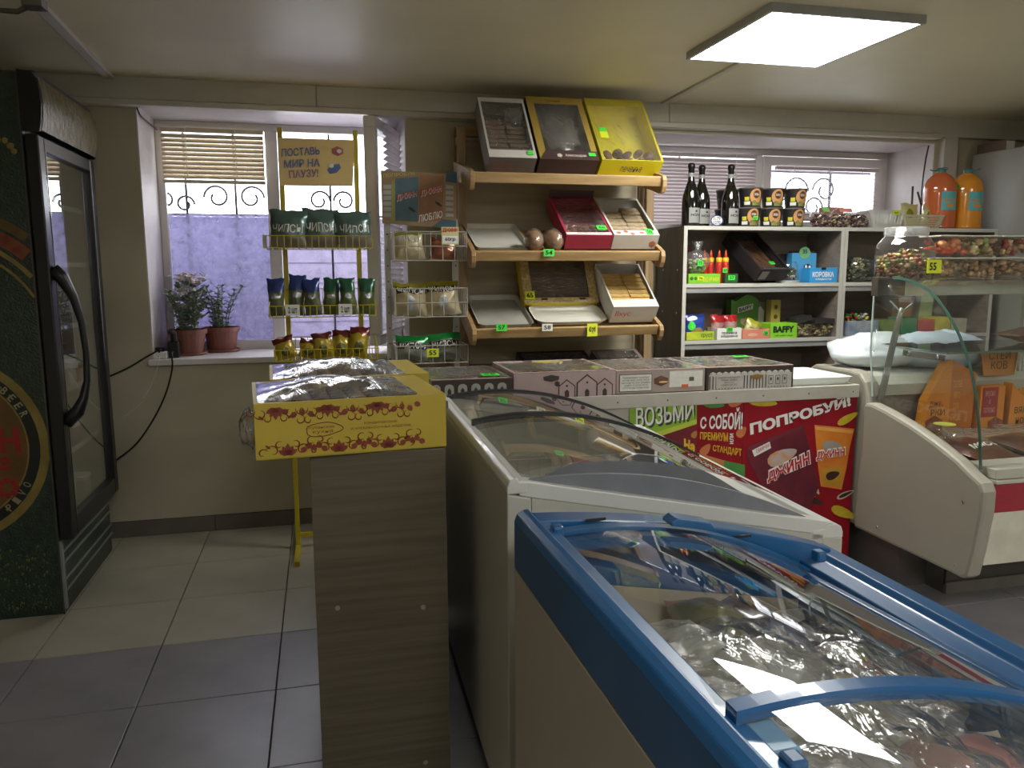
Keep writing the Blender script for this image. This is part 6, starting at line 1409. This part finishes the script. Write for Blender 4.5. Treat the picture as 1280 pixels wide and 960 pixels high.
# rear column panel with rounded shoulder, then the front trough panel standing proud
rear = [(3.02, .207), (2.935, .207), (2.935, .42), (2.905, .57), (2.900, .72), (2.915, .80), (2.935, .86), (2.975, .893), (3.04, .902), (3.30, .898), (3.34, .88), (3.34, .207)]
g = G(); g.prism(rear, SX+.004, SX+.075, 'x'); build('rear_end_panel', g, DCW, dc, wc=True, bevel=.012)
front = [(2.930, .207), (2.375, .207), (2.31, .205), (2.286, .225), (2.266, .325), (2.246, .483), (2.246, .555), (2.262, .585), (2.319, .612), (2.378, .643), (2.50, .690), (2.632, .730), (2.774, .764), (2.86, .778), (2.905, .775), (2.915, .745), (2.906, .57), (2.930, .42)]
g = G(); g.prism(front, SX-.018, SX+.045, 'x'); build('front_end_panel', g, DCW, dc, wc=True, bevel=.014)
for (px, py) in ((1204, 627), (1096, 659), (1194, 706)):
    p = pX(px, py, SX-.018); g = G(); g.blob((SX-.018, p.y, p.z), (.003, .006, .006), 8); build('panel_screw', g, CHROME, dc, wc=True)
# trough: front fascia, floor, back
CX0 = SX+.046
g = G(); g.box(CX0, SXE, 2.262, 2.30, .470, .575); build('red_front_strip', g, mat('case_red', (150, 38, 52), .4, var=.06, stretch=(1, 8, 8)), dc, wc=True)
g = G(); g.box(CX0, SXE, 2.255, 2.33, .576, .592); g.box(CX0, SXE, 2.262, 2.40, .593, .632); build('front_ledge', g, DCR, dc, wc=True, bevel=.004)
g = G(); g.prism([(2.262, .469), (2.30, .469), (2.34, .262), (2.285, .262)], CX0, SXE, 'x'); build('lower_front', g, mat('case_cream_front', (206, 202, 184), .4), dc, wc=True)
g = G(); g.box(CX0, SXE, 2.33, 2.99, .50, .585); build('trough_floor', g, mat('case_inner', (190, 188, 176), .4), dc, wc=True)
g = G(); g.box(CX0+.03, SXE, 2.99, 3.01, .30, .86); build('trough_back', g, mat('case_back_taupe', (128, 118, 104), .5, var=.05), dc, wc=True)
g = G(); g.prism([(2.97, .79), (2.96, .84), (2.99, .875), (3.05, .89), (3.34, .89), (3.34, .86), (3.03, .86), (3.01, .83), (3.0, .79)], CX0+.03, SXE, 'x'); build('rear_worktop', g, DCR, dc, wc=True, smooth=False)
g = G(); g.box(CX0+.03, SXE, 3.30, 3.34, .0, .85); build('rear_board', g, DCW, dc, wc=True)
g = G(); g.box(2.50, SXE, 2.62, 3.28, 0, .26); g.box(2.36, 2.50, 2.72, 3.28, 0, .26); build('plinth', g, mat('plinth_grey', (92, 88, 84), .55, var=.06), dc, wc=True)
g = G(); g.box(2.50, SXE, 2.605, 2.62, .0, .05); build('plinth_strip', g, mat('plinth_grey_light', (120, 116, 110), .5), dc, wc=True)
g = G(); g.box(2.497, 2.503, 2.612, 2.62, .04, .26); build('plinth_gap', g, INK, dc, wc=True)
# canopy
g = G(); g.box(2.435, SXE, 2.885, 2.915, 1.236, 1.300); build('canopy_beam', g, mat('beam_aluminium', (176, 180, 166), .3, .3), dc, wc=True, bevel=.006)
g = G(); g.box(2.30, SXE, 2.79, 3.08, 1.301, 1.308); build('top_glass', g, GLASS, dc, wc=True)
g = G(); g.box(2.296, 2.434, 2.88, 2.92, 1.236, 1.316); build('corner_bracket', g, mat('bracket_grey_brown', (62, 56, 50), .5), dc, wc=True, bevel=.003)
g = G(); g.T = Matrix.Translation(pY(1112, 358, 2.879)) @ Matrix.Rotation(R(90), 4, 'X'); g.lathe([(.010, 0), (.010, .003), (.006, .006)], 14); build('bolt', g, CHROME, dc, wc=True)
gp = [(2.835, 1.3135), (2.80, 1.312), (2.735, 1.302), (2.655, 1.276), (2.60, 1.245), (2.544, 1.197), (2.50, 1.150), (2.456, 1.092), (2.42, 1.03), (2.396, .980), (2.368, .90), (2.346, .812), (2.328, .72), (2.316, .62)]
def cv(u):
    f = u*(len(gp)-1); i = min(int(f), len(gp)-2); t_ = f-i
    P0 = gp[max(i-1, 0)]; P1 = gp[i]; P2 = gp[i+1]; P3 = gp[min(i+2, len(gp)-1)]
    return tuple(.5*((2*P1[k])+(P2[k]-P0[k])*t_+(2*P0[k]-5*P1[k]+4*P2[k]-P3[k])*t_*t_+(3*P1[k]-P0[k]-3*P2[k]+P3[k])*t_**3) for k in (0, 1))
GX = 2.335
CASEG = glass('case_glass', (.96, .98, .97), .75, .01, haze=.02)
g = G(); g.grid(lambda u, v: (GX+(SXE-GX)*u, *cv(v)), 2, 40); build('curved_front_glass', g, CASEG, dc, wc=True, smooth=True)
g = G()
n = 40
for k in range(n):
    a, b = cv(k/n), cv((k+1)/n); d = Vector((b[0]-a[0], b[1]-a[1])).normalized(); nn = Vector((-d.y, d.x))*.0055
    g.prism([(a[0]-nn.x, a[1]-nn.y), (b[0]-nn.x, b[1]-nn.y), (b[0]+nn.x, b[1]+nn.y), (a[0]+nn.x, a[1]+nn.y)], GX-.004, GX, 'x')
build('glass_edge', g, GREENEDGE, dc, wc=True)
g = G(); g.tube([(GX+.002, cv(k/30)[0]+.006, cv(k/30)[1]-.002) for k in range(12, 31)], .0035, 6); build('chrome_seal', g, CHROME, dc, wc=True, smooth=True)
g = G(); pts = [(cv(k/20)[0]+.004, cv(k/20)[1]-.003) for k in range(2, 20)]+[(2.40, .68), (2.62, .745), (2.88, .80), (2.935, 1.0), (2.935, 1.235), (2.86, 1.30)]
g.prism(pts, GX-.012, GX-.008, 'x'); build('side_glass', g, CASEG, dc, wc=True)
g = G(); g.tube([(GX-.010, 2.936, 1.236), (GX-.010, 2.936, 1.0), (GX-.010, 2.905, .80)], .004, 6); build('side_glass_edge', g, mat('edge_pale', (170, 190, 180), .2), dc, wc=True)
# bent support arm
g = G(); g.tube([(GX+.02, 2.80, 1.19), (GX+.02, 2.815, 1.13), (GX+.02, 2.85, .98), (GX+.02, 2.875, .86), (GX+.02, 2.895, .79)], [.008, .012, .014, .014, .016], 10); g.tube([(GX+.02, 2.74, 1.21), (GX+.02, 2.80, 1.17), (GX+.02, 2.87, 1.215)], .004, 6)
build('support_arm', g, mat('arm_grey', (150, 150, 142), .25, .4), dc, wc=True, smooth=True)
g = G(); g.tube([(GX-.02, 2.90+.02*math.cos(a/10*6.283), 1.04+.05*math.sin(a/10*6.283)) for a in range(10)], .006, 8, closed=True); build('grip_ring', g, CLEARP, dc, wc=True, smooth=True)
g = G(); g.box(GX+.004, GX+.010, 2.53, 2.76, .995, 1.02); g.T = Matrix.Identity(4); build('shelf_bracket', g, STEEL, dc, wc=True, bevel=.003)
for yy in (2.72, 2.565): g = G(); g.T = Matrix.Translation((GX+.003, yy, 1.008)) @ Matrix.Rotation(R(-90), 4, 'Y'); g.lathe([(.010, 0), (.010, .004), (.006, .008)], 12); build('bolt', g, CHROME, dc, wc=True)
g = G(); g.box(GX+.012, SXE, 2.53, 2.93, 1.022, 1.030); build('glass_shelf', g, CASEG, dc, wc=True); g = G(); g.box(GX+.012, SXE, 2.527, 2.530, 1.022, 1.030); build('glass_shelf_edge', g, GREENEDGE, dc, wc=True)
for xx in (2.87+.25,): g = G(); g.box(xx, xx+.012, 2.93, 2.945, .88, 1.24); g.box(xx+.02, xx+.024, 2.935, 2.945, .88, 1.24); build('sliding_door_edge', g, DCR, dc, wc=True)
# plastic bags on the rear worktop
WBAG = mat('white_poly_bag', (216, 222, 226), .35, var=.04, bump=.5, bscale=14, coat=.2)
def softbag(label, loc, sx, sy, sz, seed, m, name='plastic_bag', cat='bag', rot=(0, 0, 0)):
    g = G()
    def fn(u, v):
        a = 6.283*u; b = math.pi*v; p = Vector((math.sin(b)*math.cos(a), math.sin(b)*math.sin(a), math.cos(b))); f = 1+.14*noise.noise(p*1.8+Vector((seed, 0, 0)))+.06*noise.noise(p*6+Vector((0, seed, 0)))
        z = max(p.z, -.75); return (sx*p.x*f, sy*p.y*f, sz*(z+.75)*f)
    g.grid(fn, 36, 20); o = build(name, g, m, smooth=True, loc=loc, rot=rot); return tag(o, label, cat)
softbag('white plastic bag heaped on the rear worktop at the left of the display case', (2.52, 3.17, .903), .22, .16, .085, 3.0, WBAG)
softbag('pale blue-white plastic bag heaped behind the curved glass on the rear worktop', (2.86, 3.14, .892), .27, .16, .095, 8.0, mat('blue_white_bag', (206, 218, 226), .35, c2=(186, 206, 226), scale=5, bump=.4, bscale=12))
# inside the case
def dome(label, x, y, r, h, z=.5855):
    t = thing('domed_pack', label, 'food pack', (x, y, z)); g = G(); g.lathe([(r*1.05, 0), (r*1.1, .01), (r, .012)], 26); build('base', g, mat('pack_base', (176, 170, 150), .4), t)
    g = G(); g.lathe([(r*1.0, .012), (r*.98, h*.5), (r*.8, h*.88), (r*.6, h), (.001, h)], 26, cap=False); build('dome', g, BOWLG, t, smooth=True)
    g = G(); g.lathe([(r*.5, h+.001), (r*.5, h+.003), (.001, h+.003)], 18); build('round_sticker', g, mat('sticker_yellow', (206, 206, 90), .5), t)
    nuts('salad', [mat('salad_pale', (190, 180, 150), .6), mat('salad_tan', (160, 140, 110), .6)], t, 50, lambda q: (q.uniform(-.6, .6)*r, q.uniform(-.6, .6)*r, q.uniform(.02, h*.5)), .014, seed=77); return t
dome('clear domed pack with a yellow round sticker inside the display case', 2.50, 2.68, .085, .125)
ORC = mat('orange_carton', (206, 132, 30), .5, c2=(196, 116, 24), scale=5); ORI = mat('orange_print', (226, 160, 60), .5)
t = thing('orange_pouch', 'orange pointed carton with dark handwriting-like letters standing in the display case', 'box', (2.72, 2.90, .5855), (0, 0, R(-3)))
g = G(); g.prism([(-.135, 0), (.005, 0), (.005, .36), (-.02, .36), (-.115, .18)], 0, .05, 'y'); g.prism([(.006, 0), (.12, 0), (.13, .30), (.006, .36)], 0, .05, 'y', 1); build('carton', g, [ORC, mat('orange_carton2', (190, 112, 36), .5, var=.08)], t)
word(t, 'ДЖЕ-', mat('dark_brown_ink', (60, 32, 20), .5), rect_xz(-.10, -.03, .150, .178, -.002), wc=False, bold=.0); word(t, 'РКИ', mat('dark_brown_ink', (60, 32, 20), .5), rect_xz(-.09, -.02, .115, .143, -.002), wc=False, bold=.0)
word(t, 'состав\nмясо\nсоль\nспеции', ORI, rect_xz(.012, .06, .08, .27, -.002), wc=False, bold=0)
g = G(); g.blob((-.07, -.001, .07), (.05, .001, .045), 10); build('meat_print', g, mat('meat_print', (96, 46, 30), .5, c2=(150, 80, 50), scale=40), t)
t = thing('red_panel_box', 'orange carton with a red text panel beside the orange pouch in the case', 'box', (2.93, 2.88, .5855), (0, 0, R(3)))
g = G(); g.box(-.065, .075, 0, .05, 0, .24); build('carton', g, ORC, t); g = G(); g.box(-.055, .035, -.0015, 0, .10, .235); build('red_panel', g, mat('panel_red', (150, 40, 44), .5), t); word(t, 'вкусно\nи\nполезно', mat('panel_pink_ink', (206, 140, 130), .5), rect_xz(-.045, .02, .12, .22, -.003), wc=False, bold=0)
g = G(); g.blob((.03, -.001, .06), (.05, .001, .04), 10); build('meat_print', g, mat('meat_print', (96, 46, 30), .5), t)
t = thing('jerky_box', 'orange carton with a torn top edge and dark letters farther right in the case', 'box', (3.12, 2.88, .5855)); g = G(); g.prism([(-.09, 0), (.10, 0), (.11, .14), (.06, .16), (.03, .22), (-.02, .19), (-.08, .25)], 0, .05, 'y'); build('carton', g, ORC, t); word(t, 'вяле\nное', mat('dark_brown_ink', (60, 32, 20), .5), rect_xz(-.06, .03, .06, .14, -.002), wc=False, bold=.0)
t = thing('jerky_box', 'tan carton with dark letters standing on the back shelf behind the glass shelf edge', 'box', (2.93, 2.945, .83)); 
bpy.data.objects.remove(t)
t = thing('snack_sign', 'tan card with dark letters standing under the glass shelf of the case', 'sign', (3.03, 2.955, .862), (R(0), 0, 0)); g = G(); g.prism([(-.08, 0), (.09, 0), (.11, .15), (-.11, .15)], 0, .004, 'y'); build('card', g, mat('tan_orange_card', (190, 130, 70), .5), t); word(t, 'СТЕЙ\nКОВ', mat('dark_brown_ink', (60, 32, 20), .5), rect_xz(-.06, .06, .03, .12, -.002), wc=False, bold=-.005)
bag('meat_bag', 'dark brown meat packet lying on the upper glass shelf of the case', 'food pack', None, .15, .36, .07, [foil('meat_dark', (96, 74, 62), (70, 54, 48)), foil('meat_edge', (120, 100, 88))], (3.22, 2.78, 1.066), (R(-90), 0, R(90)), band=.93, seed=610)
for k, (x, y_, lb) in enumerate(((2.53, 2.49, 'left meat packet with white letters at the front of the display case'), (2.80, 2.50, 'brown meat packet at the front of the case, right of the lettered one'), (3.08, 2.50, 'brown meat packet at the front edge, farther right in the case'))):
    bag('meat_pack', lb, 'food pack', 'meat packets in the case', .24, .26, .07, [foil('meat_brown', (104, 66, 50), (74, 44, 36)), foil('meat_tan', (150, 128, 104))], (x, y_-.085, .624), (R(-84), 0, R(8-6*k)), band=.9, seed=620+k, text='мясо' if k == 0 else None, tz=(.30, .42), twid=.6, tm=WHITE)
PKT = mat('pale_packet', (176, 168, 150), .4, c2=(150, 140, 124), scale=8)
for k, (x, y_, w_, rz, lb) in enumerate(((2.78, 2.74, .30, -22, 'long pale beige flat pack slanting across the display case'), (3.06, 2.76, .28, -18, 'second pale flat pack in the display case, behind the brown meat packets'), (3.34, 2.74, .26, -16, 'pale flat pack farthest right in the display case'))):
    t = thing('flat_pack', lb, 'food pack', (x, y_, .60), (R(10), 0, R(rz)), 'pale flat packs in the case'); g = G(); g.box(-w_/2, w_/2, -.10, .10, 0, .035); build('pack', g, PKT, t, bevel=.008)
    g = G(); g.grid(lambda u, v: (-w_/2+w_*u, -.10+.20*v, .037+.004*noise.noise(Vector((u*9, v*5, k)))), 14, 10); build('film', g, FILM, t, smooth=True)
    g = G(); g.blob((.02, -.02, .040), (.045, .018, .001), 10); build('yellow_sticker', g, mat('sticker_yellow', (206, 206, 90), .5), t)
# ---- tubs on top of the case
TOPY = 1.3095
t = thing('candy_jar', 'big clear plastic jar half full of coloured dragee nuts on the display case', 'jar', (2.463, 2.93, TOPY))
JR = .118
g = G(); g.lathe([(JR*.9, 0), (JR, .012), (JR, .125), (JR*.96, .145), (JR*.80, .170), (JR*.72, .178), (JR*.72, .215), (JR*.68, .217)], 32, cap=False); build('jar_body', g, glass('jar_plastic', (.96, .96, .96), 1.3, .03, haze=.06), t, smooth=True)
DRG = [mat('drg_green', (96, 110, 60), .3), mat('drg_brown', (120, 66, 46), .3), mat('drg_yellow', (206, 186, 110), .3), mat('drg_rose', (170, 96, 84), .3), mat('drg_tan', (160, 140, 90), .3)]
nuts('dragee_nuts', DRG, t, 420, lambda r: (lambda a, q: (JR*.92*math.cos(a)*q, JR*.92*math.sin(a)*q, .010+r.random()*(.118-.05*q*q)))(r.uniform(0, 6.283), r.random()**.5), .0105, seed=41)
g = G(); g.lathe([(JR*.735, .182), (JR*.75, .186), (JR*.75, .214), (JR*.70, .2175), (.001, .2175)], 30); build('lid', g, glass('lid_frosted', (.9, .92, .9), 1.0, .15, haze=.4), t, smooth=False)
g = G(); g.box(.005, .075, -.128, -.126, .022, .078); o = build('price_tag', g, NEONY, t); word(t, '55', INK, rect_xz(.015, .05, .034, .066, -.1295), wc=False, bold=.03)
mix = [('red and orange', [(196, 90, 60), (160, 56, 44), (214, 140, 90)]), ('green and beige', [(130, 140, 80), (190, 170, 130), (160, 130, 90)]), ('dark red and beige', [(130, 50, 44), (190, 160, 120), (150, 110, 80)]), ('green and red', [(120, 140, 70), (170, 80, 60), (190, 170, 120)]), ('beige', [(190, 165, 120), (160, 130, 90), (206, 190, 150)])]
mixb = [('tan', [(150, 124, 88), (120, 96, 66), (176, 150, 110)]), ('brown cubes', [(140, 110, 76), (110, 84, 58), (166, 136, 96)]), ('dark tan', [(130, 100, 70), (104, 78, 54), (156, 126, 90)]), ('walnut brown', [(120, 92, 64), (150, 120, 84), (96, 72, 52)]), ('light brown', [(160, 130, 92), (130, 104, 72), (180, 152, 112)])]
for row in (0, 1):
    for k in range(5):
        nm, cs = (mixb if row == 0 else mix)[k]
        w_ = .158; x = 2.665+k*.163+(.0 if row else .0); d = .13; h = .088
        z0 = TOPY+.001+row*(h+.006)
        t = thing('dried_fruit_tub', 'clear square tub of %s dried fruit, %s row on the display case' % (nm, 'lower' if row == 0 else 'upper'), 'food tub', (x, 2.935, z0), group='square tubs on the display case')
        g = G(); a, b = w_*.46, w_*.497; da, db = d*.46, d*.5
        g.add([(-a, -da, 0), (a, -da, 0), (a, da, 0), (-a, da, 0), (-b, -db, h-.006), (b, -db, h-.006), (b, db, h-.006), (-b, db, h-.006)], [(0,3,2,1), (0,1,5,4), (1,2,6,5), (2,3,7,6), (3,0,4,7)]); build('tub', g, CLEARP, t)
        g = G(); g.box(-b, b, -db, db, h-.006, h); build('lid', g, mat('lid_clearish', (196, 190, 168), .3), t, bevel=.002)
        ms = [mat('df_%s_%d' % (nm.replace(' ', '_'), q), tuple(min(245, int(v*1.22)) for v in c), .5) for q, c in enumerate(cs)]
        nuts('dried_fruit', ms, t, 70, lambda r: (r.uniform(-a*.84, a*.84), r.uniform(-da*.84, da*.84), r.uniform(.012, h-.018)), .0155, seed=700+k+row*9)
